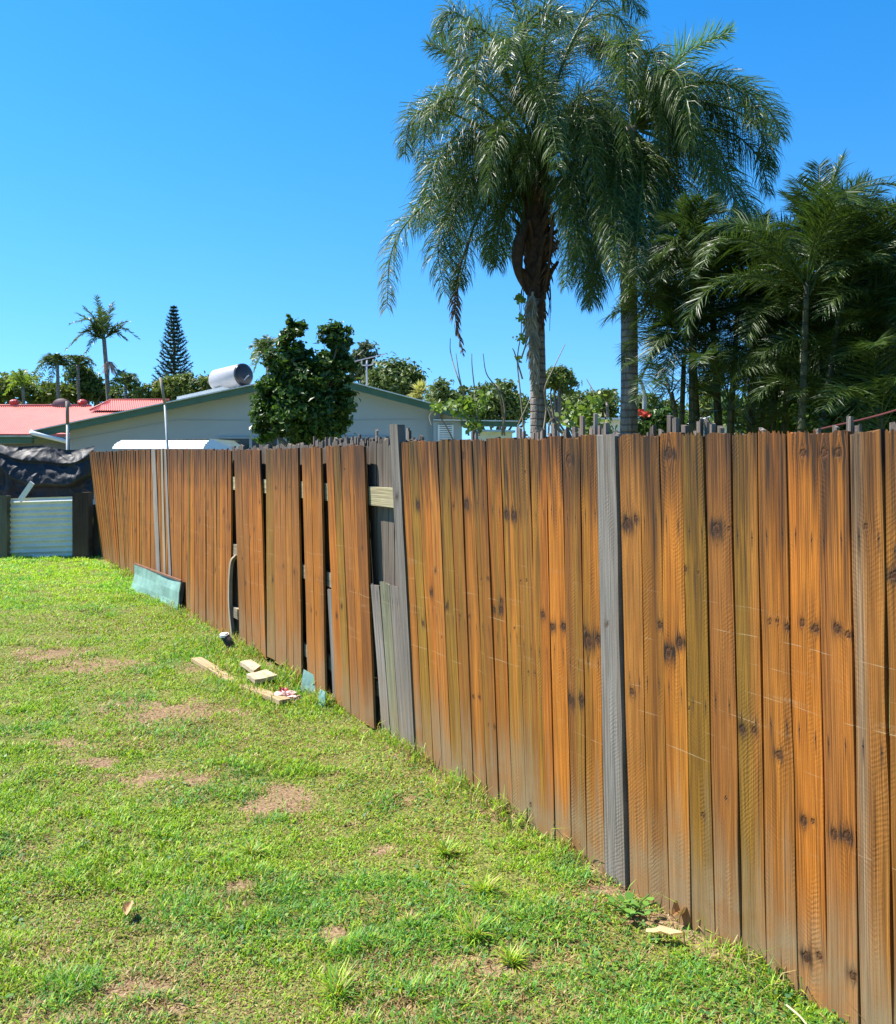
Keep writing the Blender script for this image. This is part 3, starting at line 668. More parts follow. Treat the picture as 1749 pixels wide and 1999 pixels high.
# individual coarse tufts
tufts = [(945, 1740, 1.0, 'yellowish coarse grass tuft left of the fence foot in the middle of the lawn'), (870, 1665, .85, 'coarse grass tuft splayed low farther up the lawn'),
         (925, 1830, 1.0, 'dark based grass tuft with pale centre near the bare soil'), (660, 1935, 1.0, 'pale hearted grass tuft at the bottom edge of the lawn'),
         (1000, 1880, .7, 'small grass tuft right of the pale centred tuft'), (800, 1800, .5, 'tiny grass tuft beside a bare brown spot'), (490, 1670, .8, 'bluish grass tuft left of the lawn centre')]
for i, (px, py, sc, lab) in enumerate(tufts):
    q = G(px, py); m_ = 130; x = q[0] + gr.normal(0, .012 * sc, m_); y = q[1] + gr.normal(0, .012 * sc, m_)
    col = np.where((gr.random(m_) < .22)[:, None], straw[gr.integers(0, 3, m_)] * 1.1, greens[[0, 1, 2, 3]][gr.integers(0, 4, m_)])
    V, Fs, C = blades(x, y, gr.uniform(.05, .135, m_) * sc, gr.uniform(.003, .0055, m_), gr.uniform(.5, 1.35, m_), gr.uniform(0, 6.28, m_), col, bend=gr.uniform(.1, .5, m_))
    tag(MB().add(V, Fs, gc=C).build('grass_tuft', M_GRASS, origin=(q[0], q[1], 0)), lab, 'grass tuft', 'coarse tufts in the lawn')

exec_small = True
# ------------------------------------------------------------------ things lying about by the fence
M_GREEN = plain('faded_green_paint', (0.21, 0.37, 0.31), .6, var=.35, sc=5, dirt=(0.30, 0.36, 0.29))
M_RUST = plain('rusty_edge', (0.22, 0.10, 0.06), .8, var=.4, sc=20)
M_RED = plain('red_plastic', (0.50, 0.10, 0.09), .45, var=.35, sc=15, dirt=(.7, .55, .5))
M_CAP = plain('white_plastic', (0.72, 0.74, 0.74), .4, var=.1)
M_DARK = plain('dark_timber', (0.045, 0.036, 0.028), .85, var=.5, sc=14, bumpy=.01)
M_STONE = plain('pale_offcut', (0.50, 0.39, 0.25), .85, var=.4, sc=16, bumpy=.006, dirt=(.24, .18, .11))
# green sheet leaning on the fence
def quad_sheet(c, nu, nv, th, wob, seed):
    c = [np.asarray(p, float) for p in c]; U, W = np.meshgrid(np.linspace(0, 1, nu + 1), np.linspace(0, 1, nv + 1))
    Pg = (c[0] * (1 - U)[..., None] + c[1] * U[..., None]) * (1 - W)[..., None] + (c[3] * (1 - U)[..., None] + c[2] * U[..., None]) * W[..., None]
    nrm = np.cross(c[1] - c[0], c[3] - c[0]); nrm /= np.linalg.norm(nrm)
    Pg = Pg + nrm * (wob * (vn(U * 4, W * 3, 1, seed) - .5))[..., None]
    m = nu + 1; n_ = m * (nv + 1); i = (np.arange(nv)[:, None] * m + np.arange(nu)[None, :]).ravel()
    q = np.stack([i, i + 1, i + m + 1, i + m], -1); V = np.concatenate([Pg.reshape(-1, 3), (Pg - nrm * th).reshape(-1, 3)])
    rim = np.concatenate([np.arange(m), np.arange(1, nv + 1) * m + nu, nv * m + np.arange(nu - 1, -1, -1), np.arange(nv - 1, 0, -1) * m]); rn = np.roll(rim, -1)
    return V, [np.concatenate([q, q[:, ::-1] + n_, np.stack([rim, rim + n_, rn + n_, rn], -1)])]
gl, gr_ = G(255, 1150), G(345, 1192); tip = np.array([-FN[0], -FN[1], 0]) * .05
cor = [gl - [0, 0, .03], gr_ - [0, 0, .03], gr_ + tip + [0, 0, .31], gl + tip + [0, 0, .31]]
gs = empty('green_sheet', cor[0], 'faded green metal sheet leaning on edge against the far palings', 'sheet')
V, Fs = quad_sheet(cor, 12, 6, .012, .03, 3); MB().add(V, Fs).build('panel', M_GREEN, gs)
MB().add(*bar(cor[3] + [0, 0, .012], cor[2] + [0, 0, .012], .022, .018)).build('rusty_edge', M_RUST, gs)
MB().add(*bar(cor[2] + np.array([FN[0], FN[1], 0]) * -.03, cor[1] + np.array([FN[0], FN[1], 0]) * -.03, .03, .03, up=(1, 0, 0))).build('side_shadow', M_DARK, gs)  # dark bar standing in for the sheet's shadow on the palings beside it
# stub of pipe with a white cap
q = G(444, 1268); tq = P(438, 1240, q[1] - .02)
pp = empty('capped_pipe', q, 'short dark pipe stub with a white cap beside the loose panels', 'pipe')
q = G(458, 1270); V, Fs = tube([q - [0, 0, .05], (q + tq) / 2, tq], [.042, .040, .036], 14); MB().add(V, Fs).build('pipe', M_DARK, pp, True)
V, Fs = tube([tq - [0, 0, .008], tq + [0, -.004, .012]], [.042, .040], 16); MB().add(V, Fs).build('cap', M_CAP, pp)
# long plank on the ground, mostly overgrown
a, b = G(383, 1288, .02), G(556, 1374, .02)
dirp = (b - a) / np.linalg.norm(b - a)
world_board('fallen_plank', [a + [0, 0, .02], (a + b) / 2 + [0, 0, -.005], b + [0, 0, .03]], .085, .03, PALE * np.array([1.4, 1.2, .95]), 'long pale plank lying half overgrown in the grass beside the fence', 'plank',
            np.cross([0, 0, 1], dirp), seed=3.3, topdark=0, foot=0, edge=.001)
def slab(name, c4, th, mat, label, cat, group=None):
    V, Fs = quad_sheet(c4, 4, 3, th, .006, int(abs(c4[0][0]) * 100)); o = MB().add(V, Fs).build(name, mat, origin=c4[0]); return tag(o, label, cat, group)
slab('timber_offcut', [G(495, 1309, .07), G(509, 1300, .07), G(489, 1287, .08), G(468, 1291, .08)], .03, M_STONE, 'smaller pale timber offcut lying nearest the foot of the loose panels', 'offcut', 'pale offcuts by the fence')
slab('timber_offcut', [G(497, 1327, .07), G(541, 1318, .08), G(520, 1307, .08), G(481, 1315, .07)], .03, M_STONE, 'larger pale timber offcut lying in front of the smaller one', 'offcut', 'pale offcuts by the fence')
# crumpled red bag
def blob(c, r, n1, n2, wob, seed):
    th = np.linspace(0, np.pi, n1 + 1)[:, None]; ph = np.linspace(0, 2 * np.pi, n2, endpoint=False)[None, :]
    k = 1 + wob * (fbm(th * 3 + 0 * ph, ph * 2 + 0 * th, 1.0, seed, 3) - .5) * 2
    V = np.stack([np.sin(th) * np.cos(ph) * k * r[0], np.sin(th) * np.sin(ph) * k * r[1], np.cos(th) * k * r[2] + 0 * ph], -1).reshape(-1, 3) + np.asarray(c)
    i = np.arange(n1)[:, None] * n2; j = np.arange(n2)[None, :]; jj = (j + 1) % n2
    return V, [np.stack([i + j, i + n2 + j, i + n2 + jj, i + jj], -1).reshape(-1, 4)]
q = G(558, 1366); rb = empty('red_bag', q, 'crumpled red and white bag lying at the end of the fallen plank', 'bag')
V, Fs = blob(q + [0, 0, .02], (.085, .07, .03), 18, 28, .9, 31); MB().add(V, Fs).build('bag', plain('red_white_bag', (0.75, 0.50, 0.46), .5, var=.3, sc=14, dirt=(.55, .10, .09)), rb)
V, Fs = quad_sheet([q + [-.06, .03, .02], q + [.02, .05, .02], q + [.0, .07, .06], q + [-.055, .06, .075]], 6, 5, .003, .05, 8); MB().add(V, Fs).build('flap', M_RED, rb)
q = G(598, 1352); slab('green_scrap', [q + [-.05, .03, 0], q + [.10, -.05, 0], q + [.07, -.01, .12], q + [-.03, .07, .15]], .006, M_GREEN, 'faded green metal scrap standing nearer the green weeds by the loose panels', 'scrap', 'green scraps by the fence')
q = G(626, 1383); slab('green_scrap', [q + [-.035, .03, 0], q + [.03, -.02, 0], q + [.03, -.01, .11], q + [-.01, .04, .12]], .006, M_GREEN, 'narrow green metal scrap standing right of the other one', 'scrap', 'green scraps by the fence')
# fallen leaves
M_DEAD = leaf_mat('dead_leaf', (0.30, 0.15, 0.06), (0.62, 0.42, 0.22), .6, .15)
def dead_leaf(px, py, L, w, az, curl, label, tone):
    q = G(px, py, .02); U, W = np.meshgrid(np.linspace(0, 1, 9), np.linspace(-1, 1, 5)); wid = w * np.sin(np.pi * np.clip(U * .95 + .03, 0, 1)) ** .7
    xx = (U - .5) * L; yy = W * wid / 2; zz = .012 + curl * (W ** 2) * wid + curl * .5 * L * (U - .4) ** 2 + .012 * (vn(U * 5, W * 3, 1, 12) - .5)
    c, s_ = math.cos(az), math.sin(az); V = np.stack([q[0] + xx * c - yy * s_, q[1] + xx * s_ + yy * c, q[2] + zz], -1).reshape(-1, 3)
    i = (np.arange(4)[:, None] * 9 + np.arange(8)[None, :]).ravel()
    tag(MB().add(V, [np.stack([i, i + 1, i + 10, i + 9], -1)], lc=tone).build('dead_leaf', M_DEAD, smooth=True, origin=q), label, 'leaf')
dead_leaf(250, 1783, .085, .036, 1.7, .6, 'curled brown dead leaf lying on the lawn at the lower left', .6)
dead_leaf(1298, 1828, .13, .04, -.2, .3, 'pale straw coloured dead leaf lying near the soil at the fence foot', 1.0)
dead_leaf(1330, 1790, .09, .05, .6, .7, 'rusty brown dead leaf tucked under the notched paling', .1)
q0, q1 = G(1535, 1962, .03), G(1600, 2040, .02)
V, Fs = tube(spline([q0, (q0 + q1) / 2 + [0, 0, .015], q1], 10), .003, 6); tag(MB().add(V, Fs).build('dry_stalk', M_STONE, origin=q0), 'thin dry straw stalk lying on the grass at the lower right', 'stalk')
# broadleaf weed at the fence foot
q = G(1232, 1785); M_WEED = leaf_mat('weed_leaf', (0.09, 0.22, 0.035), (0.17, 0.33, 0.05), .5, .3)
wm = MB()
for k in range(20):
    a = gr.uniform(0, 6.28); rr = gr.uniform(.01, .10); c = q + np.array([math.cos(a) * rr, math.sin(a) * rr, gr.uniform(.02, .06)]); s_ = gr.uniform(.009, .020); az = gr.uniform(0, 6.28)
    e = np.array([math.cos(az), math.sin(az), gr.uniform(-.4, .4)]); f = np.array([-math.sin(az), math.cos(az), gr.uniform(-.4, .4)]); ang = np.linspace(0, 2 * np.pi, 9, endpoint=False)
    R9 = s_ * (1 - .35 * np.exp(-((ang - np.pi) / .5) ** 2)); V = c + (np.cos(ang) * R9)[:, None] * e + (np.sin(ang) * R9)[:, None] * f
    wm.add(V, [np.arange(9)[None, :]], lc=gr.random())
for k in range(10):
    a = k * .63; V, Fs = tube([q + [0, 0, -.005], q + [math.cos(a) * .05, math.sin(a) * .05, .03], q + [math.cos(a) * .10, math.sin(a) * .10, .045]], .003, 5); wm.add(V, Fs, lc=.3)
tag(wm.build('broadleaf_weed', M_WEED, origin=q), 'round leaved green weed beside the bare soil at the fence foot', 'weed')

# ------------------------------------------------------------------ far left: tin and post barrier with black tarp
YB = 14.95
M_TIN = plain('pale_corrugated_iron', (0.72, 0.71, 0.63), .55, metal=.0, var=.12, sc=2.5, dirt=(.55, .54, .46))
tf = empty('tin_fence', P(90, 1085, YB), 'low pale corrugated iron fence between dark posts at the far end of the lawn', 'fence')
def corr(p00, p10, p01, waves, amp, axis_n, horizontal=True, n_per=8, flat=2, th=0.0):
    """corrugated sheet: p00->p10 across, p00->p01 up; waves counted along 'up' (horizontal ribs) or across"""
    p00, p10, p01 = map(lambda p: np.asarray(p, float), (p00, p10, p01)); n = waves * n_per
    if horizontal: U, W = np.meshgrid(np.linspace(0, 1, flat + 1), np.linspace(0, 1, n + 1)); ph = W
    else: U, W = np.meshgrid(np.linspace(0, 1, n + 1), np.linspace(0, 1, flat + 1)); ph = U
    V = p00 + (p10 - p00) * U[..., None] + (p01 - p00) * W[..., None] + np.asarray(axis_n, float) * (amp * np.sin(ph * waves * 2 * np.pi))[..., None]
    m = V.shape[1]; k = V.shape[0]; i = (np.arange(k - 1)[:, None] * m + np.arange(m - 1)[None, :]).ravel()
    q_ = np.stack([i, i + 1, i + m + 1, i + m], -1); Vf = V.reshape(-1, 3); N_ = len(Vf)
    if th:
        rim = np.concatenate([np.arange(m), np.arange(1, k) * m + m - 1, (k - 1) * m + np.arange(m - 2, -1, -1), np.arange(k - 2, 0, -1) * m]); rn = np.roll(rim, -1)
        Vf = np.vstack([Vf, Vf - np.asarray(axis_n, float) * th]); q_ = np.concatenate([q_, q_[:, ::-1] + N_, np.stack([rim, rim + N_, rn + N_, rn], -1)])
    return Vf, [q_]
V, Fs = corr(P(19, 1092, YB), P(149, 1088, YB), P(18, 973, YB), 11, .019, (0, -1, 0), th=.003); MB().add(V, Fs).build('iron_sheet', M_TIN, tf)
V, Fs = corr(P(-200, 1092, YB + .02), P(-2, 1092, YB + .02), P(-200, 973, YB + .02), 11, .019, (0, -1, 0), th=.003); MB().add(V, Fs).build('iron_sheet', M_TIN, tf)
def fbox_wood(name, x0, x1, y0, y1, zt, tint, parent, sd):
    def fr(a, b, off):
        a, b, off = np.broadcast_arrays(a, b, off); return np.stack([a, y0 - off, b], -1)
    return board(MB(), (x0, zt), (x1, zt), (x0, -.05), (x1, -.05), 0, 0, th=(y1 - y0), tint=tint, seed=sd, frame=fr, scratch=False, topdark=.3, foot=.2, nu=4, nv=30, edge=.002).build(name, M_WOOD, parent)
xa = P(-8, 0, YB)[0]; xb = P(20, 0, YB)[0]; fbox_wood('post', xa, xb, YB - .12, YB + .02, P(0, 967, YB)[2], np.array([.16, .165, .12]), tf, 5.1)
xa = P(148, 0, YB)[0]; xb = P(179, 0, YB)[0]; fbox_wood('post', xa, xb, YB - .14, YB + .05, P(0, 961, YB)[2], np.array([.075, .055, .042]), tf, 5.7)
xa = P(179.5, 0, YB)[0]; xb = P(199, 0, YB)[0]; fbox_wood('post', xa, xb, YB + .04, YB + .12, P(0, 985, YB)[2], np.array([.035, .026, .02]), tf, 6.3)  # no post: near-black board standing in for the shaded gap here
xa = P(-200, 0, YB)[0]; xb = P(-170, 0, YB)[0]; fbox_wood('post', xa, xb, YB - .12, YB + .02, P(0, 967, YB)[2], np.array([.16, .165, .12]), tf, 6.9)
# tarp
def tarp_mat():
    t = NT('black_shade_cloth'); g = t.geo(); n = t.noise(g, 4, 5, .6); w = t.noise(t.vmul(g, (60, 60, 60)), 1, 2)
    return t.done(t.pbsdf(t.mix(n, (.012, .013, .017), (.04, .042, .05)), t.ramp(n, .3, .7, .5, .65), t.bump(w, .4, .006), 0, .3))
U, W = np.meshgrid(np.linspace(0, 1, 220), np.linspace(0, 1, 90))
tx = -260 + 422 * U; topy = 871 + 4 * np.sin(U * 9) + 3 * np.sin(U * 23); boty = 980 - 3 * U
ty = topy + (boty - topy) * W
wc = .30 + .42 * np.clip(1 - ((tx - 78) / 105.) ** 2, -.6, 1) + .03 * np.sin(tx * .06)
wc2 = wc * .42 - .02
belly = .26 * sstep(-.05, 1, W / np.maximum(wc, .12)) * (1 - sstep(0, .10, W - wc) * .75) * sstep(170, 140, tx)
pleat = .07 * sstep(0, .9, W / np.maximum(wc2, .06)) * (1 - sstep(0, .06, W - wc2))
wr = .022 * (vn(tx * .03 + W * 2.2, W * 5 - tx * .012, .45, 71) - .5) + .025 * (vn(tx * .011, W * 3 + tx * .02, .5, 72) - .5)
drop = .035 * np.sin(tx * .16 + 1.5 * np.sin(tx * .03)) * sstep(.0, .3, W - wc)
rdg = 1 - np.abs(2 * vn(tx * .02 + W * 1.2, W * 2.6 - tx * .016, .5, 73) - 1); rdg2 = 1 - np.abs(2 * vn(tx * .05 - W * 2, W * 4 + tx * .02, .5, 74) - 1)
Yt = YB + .50 - belly - pleat + wr + drop - .022 * rdg ** 4 - .008 * rdg2 ** 4
Vt = np.stack([(tx - CX) / F * YB, Yt, EYE - (ty - HZ) / F * YB], -1)
i = (np.arange(89)[:, None] * 220 + np.arange(219)[None, :]).ravel(); Qt = np.stack([i, i + 220, i + 221, i + 1], -1)
N_ = Vt.shape[0] * Vt.shape[1]; Vf = Vt.reshape(-1, 3); Vf = np.vstack([Vf, Vf + [0, .006, 0]])
tag(mk('black_tarp', Vf, [np.concatenate([Qt, Qt[:, ::-1] + N_])], tarp_mat(), smooth=True, origin=P(60, 980, YB)), 'black plastic tarp hanging in folds above the corrugated iron', 'tarp')
sA_, sB_ = P(38, 978, YB - .05), P(63, 942, YB - .1)
tag(MB().add(*bar(sA_, sB_, .085, .02, up=(0, -1, 0))).build('metal_strip', plain('silver_strip', (.70, .72, .74), .4, var=.1, sc=30), origin=sA_), 'short silver white strip propped diagonally against the black tarp', 'strip')

# ------------------------------------------------------------------ houses
M_WALL = plain('pale_grey_render', (0.385, 0.43, 0.445), .85, var=.05, sc=.8, bumpy=.004)
M_FASCIA = plain('green_fascia', (0.060, 0.135, 0.088), .5, var=.15)
M_ROOFW = plain('pale_roof_sheet', (0.62, 0.64, 0.62), .5, var=.1)
M_REDROOF = plain('red_roof_iron', (0.58, 0.15, 0.115), .5, var=.1, sc=1.5)
M_GLASS = plain('dark_glass', (0.03, 0.035, 0.04), .12, var=.2)
M_FRAME = plain('window_frame', (0.35, 0.37, 0.37), .5, var=.1)
M_BLACKP = plain('black_tank_end', (.02, .02, .022), .3, var=.2)
M_STEEL = plain('silver_tank', (.36, .36, .38), .5, var=.06)
M_PIPE = plain('white_pipe', (.74, .77, .75), .45, var=.08)
YH = 26.0; DEEP = 11.0
def prism(poly_px, Y0, Y1, extra=None):
    p = np.array([P(x, y, Y0) for x, y in poly_px]); b = p.copy(); b[:, 1] = Y1; n = len(p)
    return np.vstack([p, b]), [np.arange(n)[None, ::-1], np.arange(n, 2 * n)[None, :], np.array([[k, (k + 1) % n, n + (k + 1) % n, n + k] for k in range(n)])]
hs = empty('gable_house', P(500, HZ + EYE * F / YH, YH), 'wide pale grey gabled house with dark green fascia behind the fence', 'house')
zg = HZ + EYE * F / YH          # ground line in pixels at the wall
V, Fs = prism([(136, zg), (136, 838), (363, 794), (611, 739), (858, 803), (858, zg)], YH, YH + DEEP); MB().add(V, Fs).build('wall', M_WALL, hs)
# fascia boards, roof slabs
def strip(p, q, w_px, y0, y1):
    (x0, yy0), (x1, yy1) = p, q; return prism([(x0, yy0), (x1, yy1), (x1, yy1 + w_px), (x0, yy0 + w_px)], y0, y1)
V, Fs = strip((62, 842), (611, 727), 13, YH - .62, YH - .50); MB().add(V, Fs).build('fascia', M_FASCIA, hs)
V, Fs = strip((611.3, 727), (915, 807.5), 13, YH - .62, YH - .50); MB().add(V, Fs).build('fascia', M_FASCIA, hs)
rf = MB()
for a_, b_ in (((62, 839.5), (611, 724.5)), ((611.2, 724.5), (918, 806))):
    V, Fs = strip(a_, b_, 2.2, YH - .72, YH + DEEP); rf.add(V, Fs)
rf.build('roof', M_ROOFW, hs)
sf_ = MB()
for a_, b_ in (((66, 850), (611, 737)), ((611.2, 737), (905, 812))):
    V, Fs = strip(a_, b_, 2, YH - .49, YH - .01); sf_.add(V, Fs)
sf_.build('soffit', M_WALL, hs)
# sheet joints on the wall
jm = MB()
for a_, b_ in (((345, 819), (500, 820.5)), ((500, 820.5), (850, 818)), ((136, 858), (345, 819))):
    V, Fs = strip(a_, b_, 1.0, YH - .018, YH - .002); jm.add(V, Fs)
jm.build('cover_strip', M_FRAME, hs)
def window_px(x0, x1, y0, y1, parent, bars=()):
    p, q = P(x0, y0, YH), P(x1, y1, YH); w = MB(); t_ = .05
    for bx in ((p[0], q[0], p[2] - t_, p[2]), (p[0], q[0], q[2], q[2] + t_), (p[0], p[0] + t_, q[2] + t_, p[2] - t_), (q[0] - t_, q[0], q[2] + t_, p[2] - t_)):
        w.add(*box(bx[0], bx[1], YH - .06, YH - .004, bx[2], bx[3]))
    for bx in bars:
        X_ = P(bx, 0, YH)[0]; w.add(*box(X_ - .04, X_ + .04, YH - .055, YH - .005, q[2] + t_, p[2] - t_))
    f = w.build('window', M_FRAME, parent)
    MB().add(*box(p[0] + t_, q[0] - t_, YH - .03, YH - .008, q[2] + t_, p[2] - t_)).build('pane', M_GLASS, f); return f
window_px(425, 545, 853, 925, hs, (490, 515)); window_px(665, 762, 852, 925, hs, (715,))
# louvred corner bay at the right end
p, q = P(846, 822, YH - .5), P(902, 905, YH - .5)
V, Fs = box(p[0], q[0], YH - .35, YH + 2, 0, p[2]); MB().add(V, Fs).build('corner_bay', M_WALL, hs)
p2_, q2_ = P(858, 829, YH - .5), P(882, 862, YH - .5)
fm = MB()
for k in range(9):
    zz = q2_[2] + (p2_[2] - q2_[2]) * (k + .5) / 9; fm.add(*bar((p2_[0], YH - .42, zz), (q2_[0], YH - .42, zz), .05, .035))
fm.add(*box(p2_[0] - .05, p2_[0], YH - .45, YH - .353, q2_[2], p2_[2])); fm.add(*box(q2_[0], q2_[0] + .05, YH - .45, YH - .353, q2_[2], p2_[2]))
lv = fm.build('louvre_window', M_PIPE, hs); MB().add(*box(p2_[0], q2_[0], YH - .39, YH - .352, q2_[2], p2_[2])).build('pane', M_GLASS, lv)
V, Fs = strip((900, 821), (1010, 824), 9, YH - .5, YH - .3); MB().add(V, Fs).build('verandah_beam', M_FASCIA, hs)
V, Fs = strip((846, 818.5), (1012, 821), 2, YH - .6, YH + 4); MB().add(V, Fs).build('verandah_roof', M_ROOFW, hs)
# white downpipe out from the left eave, and the lower eave to its left
V, Fs = tube([P(60, 843, YH - .7), P(66, 846, YH - .72), P(127, 861, YH - .72), P(131, 864, YH - .6)], .065, 10); MB().add(V, Fs).build('downpipe', M_PIPE, hs, True)
V, Fs = strip((-220, 853), (62, 853), 12, YH - .2, YH - .05); MB().add(V, Fs).build('gutter', M_FASCIA, hs)
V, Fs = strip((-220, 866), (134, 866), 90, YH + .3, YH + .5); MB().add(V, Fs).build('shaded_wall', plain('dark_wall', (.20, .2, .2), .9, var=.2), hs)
V, Fs = strip((-220, 850), (62, 850), 3, YH - .3, YH + 8); MB().add(V, Fs).build('low_roof', plain('green_roof', (.36, .45, .36), .5), hs)
# solar water heater on the roof: tank and collector
slope_l = np.array([P(611, 724, YH)[0] - P(62, 839, YH)[0], 0, P(611, 724, YH)[2] - P(62, 839, YH)[2]]); slope_l /= np.linalg.norm(slope_l)
nrm_l = np.array([-slope_l[2], 0, slope_l[0]])
sh_ = empty('solar_water_heater', P(455, 757, YH + .5), 'silver solar water heater tank with black end cap on the gabled roof', 'water heater')
cA, cB = P(345, 776, YH + .4), P(470, 748, YH + .4)
V, Fs = quad_sheet([cA + nrm_l * .02, cB + nrm_l * .02, cB + nrm_l * .02 + [0, 2.0, 0], cA + nrm_l * .02 + [0, 2.0, 0]], 2, 2, .11, 0, 1); MB().add(V, Fs).build('collector', M_ROOFW, sh_)
tc = P(474, 732, YH + .2); ax = np.array([-.80, .58, -.10]); ax /= np.linalg.norm(ax); R_ = .34
V, Fs = tube([tc, tc + ax * .03, tc + ax * 1.12, tc + ax * 1.18], [R_ * .96, R_, R_, R_ * .9], 28); MB().add(V, Fs).build('tank', M_STEEL, sh_, True)
V, Fs = tube([tc - ax * .10, tc - ax * .07, tc - ax * .002], [R_ * .80, R_ * .98, R_ * 1.01], 28); MB().add(V, Fs).build('end_cap', M_BLACKP, sh_, True)
MB().add(*bar(tc - ax * .12 + [.10, -.02, -.02], tc - ax * .12 + [-.22, -.05, -.36], .03, .03)).build('overflow_pipe', M_STEEL, sh_)
# antenna behind the ridge
an = empty('tv_antenna', P(716, 752, YH + 2), 'metal television antenna on a mast above the gabled roof', 'antenna')
ya = YH + 2; V, Fs = tube([P(716, 760, ya), P(716, 703, ya)], .03, 8); MB().add(V, Fs).build('mast', M_STEEL, an, True)
V, Fs = tube(spline([P(706, 704, ya), P(707, 712, ya), P(716, 713, ya), P(727, 711, ya), P(729, 702, ya)], 20), .022, 6); MB().add(V, Fs).build('bracket', M_STEEL, an, True)
am = MB(); bo0, bo1 = P(689, 706, ya - .2), P(752, 691, ya + .4); V, Fs = tube([bo0, bo1], .02, 6); am.add(V, Fs)
for k in range(13):
    c = bo0 + (bo1 - bo0) * k / 12; hh = (.34 - .016 * k) * (1.3 if k < 4 else 1); dv = np.array([.55, 1.0, .25]) * hh
    V, Fs = tube([c - dv * .6, c + dv * .6], .010, 5); am.add(V, Fs)
am.build('elements', M_STEEL, an)
# red roofed house behind
YR = 33.0
rh = empty('red_roofed_house', P(120, HZ + EYE * F / YR, YR), 'house with a long red corrugated iron roof at the far left', 'house')
eL, eR, tL = P(-260, 849, YR), P(330, 849, YR), P(-260, 793, YR + 4.5)
V, Fs = corr(eL, eR, tL, 140, .018, (0, -.35, .93), horizontal=False, n_per=6, flat=2); MB().add(V, Fs).build('roof', M_REDROOF, rh, True)
h0, h1, h2, h3 = P(176, 801, YR + 3.4), P(330, 801, YR + 3.4), P(215, 782, YR + 5.2), P(330, 780, YR + 5.2)
V, Fs = corr(h0, h1, P(176, 781, YR + 5.2), 36, .018, (0, -.35, .93), horizontal=False, n_per=6, flat=2)
lim = P(0, 0, 1); kx = h0[0] + (h2[0] - h0[0]) * np.clip((V[:, 1] - h0[1]) / (h2[1] - h0[1]), 0, 1); V[:, 0] = np.maximum(V[:, 0], kx)
MB().add(V, Fs).build('upper_roof', M_REDROOF, rh, True)
V, Fs = tube([P(176, 800, YR + 3.4), P(215, 781, YR + 5.2), P(330, 780, YR + 5.2)], .05, 6); MB().add(V, Fs).build('ridge_cap', M_REDROOF, rh, True)
V, Fs = tube([P(-260, 792, YR + 4.5), P(178, 792, YR + 4.5)], .06, 8); MB().add(V, Fs).build('ridge_cap', M_REDROOF, rh, True)
V, Fs = strip((-260, 847), (330, 847), 6, YR - .1, YR - .02); MB().add(V, Fs).build('gutter', plain('red_gutter', (.26, .05, .045), .5), rh)
V, Fs = strip((-255, 854), (325, 854), 90, YR + .4, YR + .6); MB().add(V, Fs).build('wall', M_WALL, rh)
for (vx, lab) in ((28, 'red domed roof vent at the left end of the red roof ridge'), (161, 'red domed roof vent right of the dish on the red roof ridge')):
    c = P(vx, 793, YR + 4.6); ve = empty('roof_vent', c, lab, 'vent', 'red vents on the red roof')
    V, Fs = tube([c + [0, 0, -.1], c + [0, 0, .06]], [.11, .11], 12); MB().add(V, Fs).build('neck', M_REDROOF, ve, True)
    V, Fs = blob(c + [0, 0, .16], (.19, .19, .14), 8, 16, 0, 2)
    an_ = np.arctan2(V[:, 1] - c[1], V[:, 0] - c[0]); k_ = 1 + .08 * np.sign(np.sin(an_ * 8)); V[:, :2] = c[:2] + (V[:, :2] - c[:2]) * k_[:, None]
    MB().add(V, Fs).build('dome', plain('red_vent', (.42, .045, .04), .45), ve)
c = P(120, 790, YR + 4.4); sd_ = empty('satellite_dish', c, 'brown satellite dish between the two red roof vents', 'satellite dish')
U, W = np.meshgrid(np.linspace(0, 2 * np.pi, 25), np.linspace(0, 1, 6)); Rr = .33 * W; V = np.stack([Rr * np.cos(U) * 1.2, .10 * W ** 2 - .1, Rr * np.sin(U) * .8], -1).reshape(-1, 3) + c
i = (np.arange(5)[:, None] * 25 + np.arange(24)[None, :]).ravel(); MB().add(V, [np.stack([i, i + 1, i + 26, i + 25], -1)]).build('dish', plain('dish_brown', (.16, .10, .09), .5), sd_, True)
V, Fs = tube([c + [0, -.05, -.4], c + [0, -.08, -.05]], .03, 6); MB().add(V, Fs).build('stand', M_FRAME, sd_)
# white ribbed roof of a low shed just over the fence
ys = 20.0
shd = empty('low_shed', P(320, HZ + EYE * F / ys, ys), 'low shed with a bright white ribbed roof just above the far palings', 'shed')
sm_ = MB(); prof = [(876, 0), (871, .02), (870.5, .05), (866.5, .07), (866, .11), (862.5, .14), (862, .2), (858.5, .25)]
V = np.array([[(px - CX) / F * ys, ys + dy * 2.2, EYE - (py - HZ) / F * ys] for px in (219, 397) for py, dy in prof]); k = len(prof)
sm_.add(V, [np.array([[j, k + j, k + j + 1, j + 1] for j in range(k - 1)])])
V = np.array([P(219, 858.5, ys) + [0, .55, 0], P(397, 855.5, ys) + [0, .55, 0], P(424, 858, ys) + [0, 2.2, 0], P(240, 860, ys) + [0, 2.2, 0]]); sm_.add(V, [np.array([[0, 1, 2, 3]])])
V = np.array([P(397, 876, ys), P(397, 855.5, ys) + [0, .55, 0], P(424, 859, ys) + [0, 1.6, 0], P(431, 868, ys) + [0, 2.0, 0], P(431, 880, ys) + [0, 2.0, 0]]); sm_.add(V, [np.array([[0, 1, 2, 3, 4]])])
sm_.build('roof', plain('white_ribbed_metal', (.78, .80, .80), .4, var=.05), shd)
V, Fs = box(P(225, 0, ys)[0], P(395, 0, ys)[0], ys + .08, ys + 2, 0, P(0, 878, ys)[2]); MB().add(V, Fs).build('wall', M_WALL, shd)
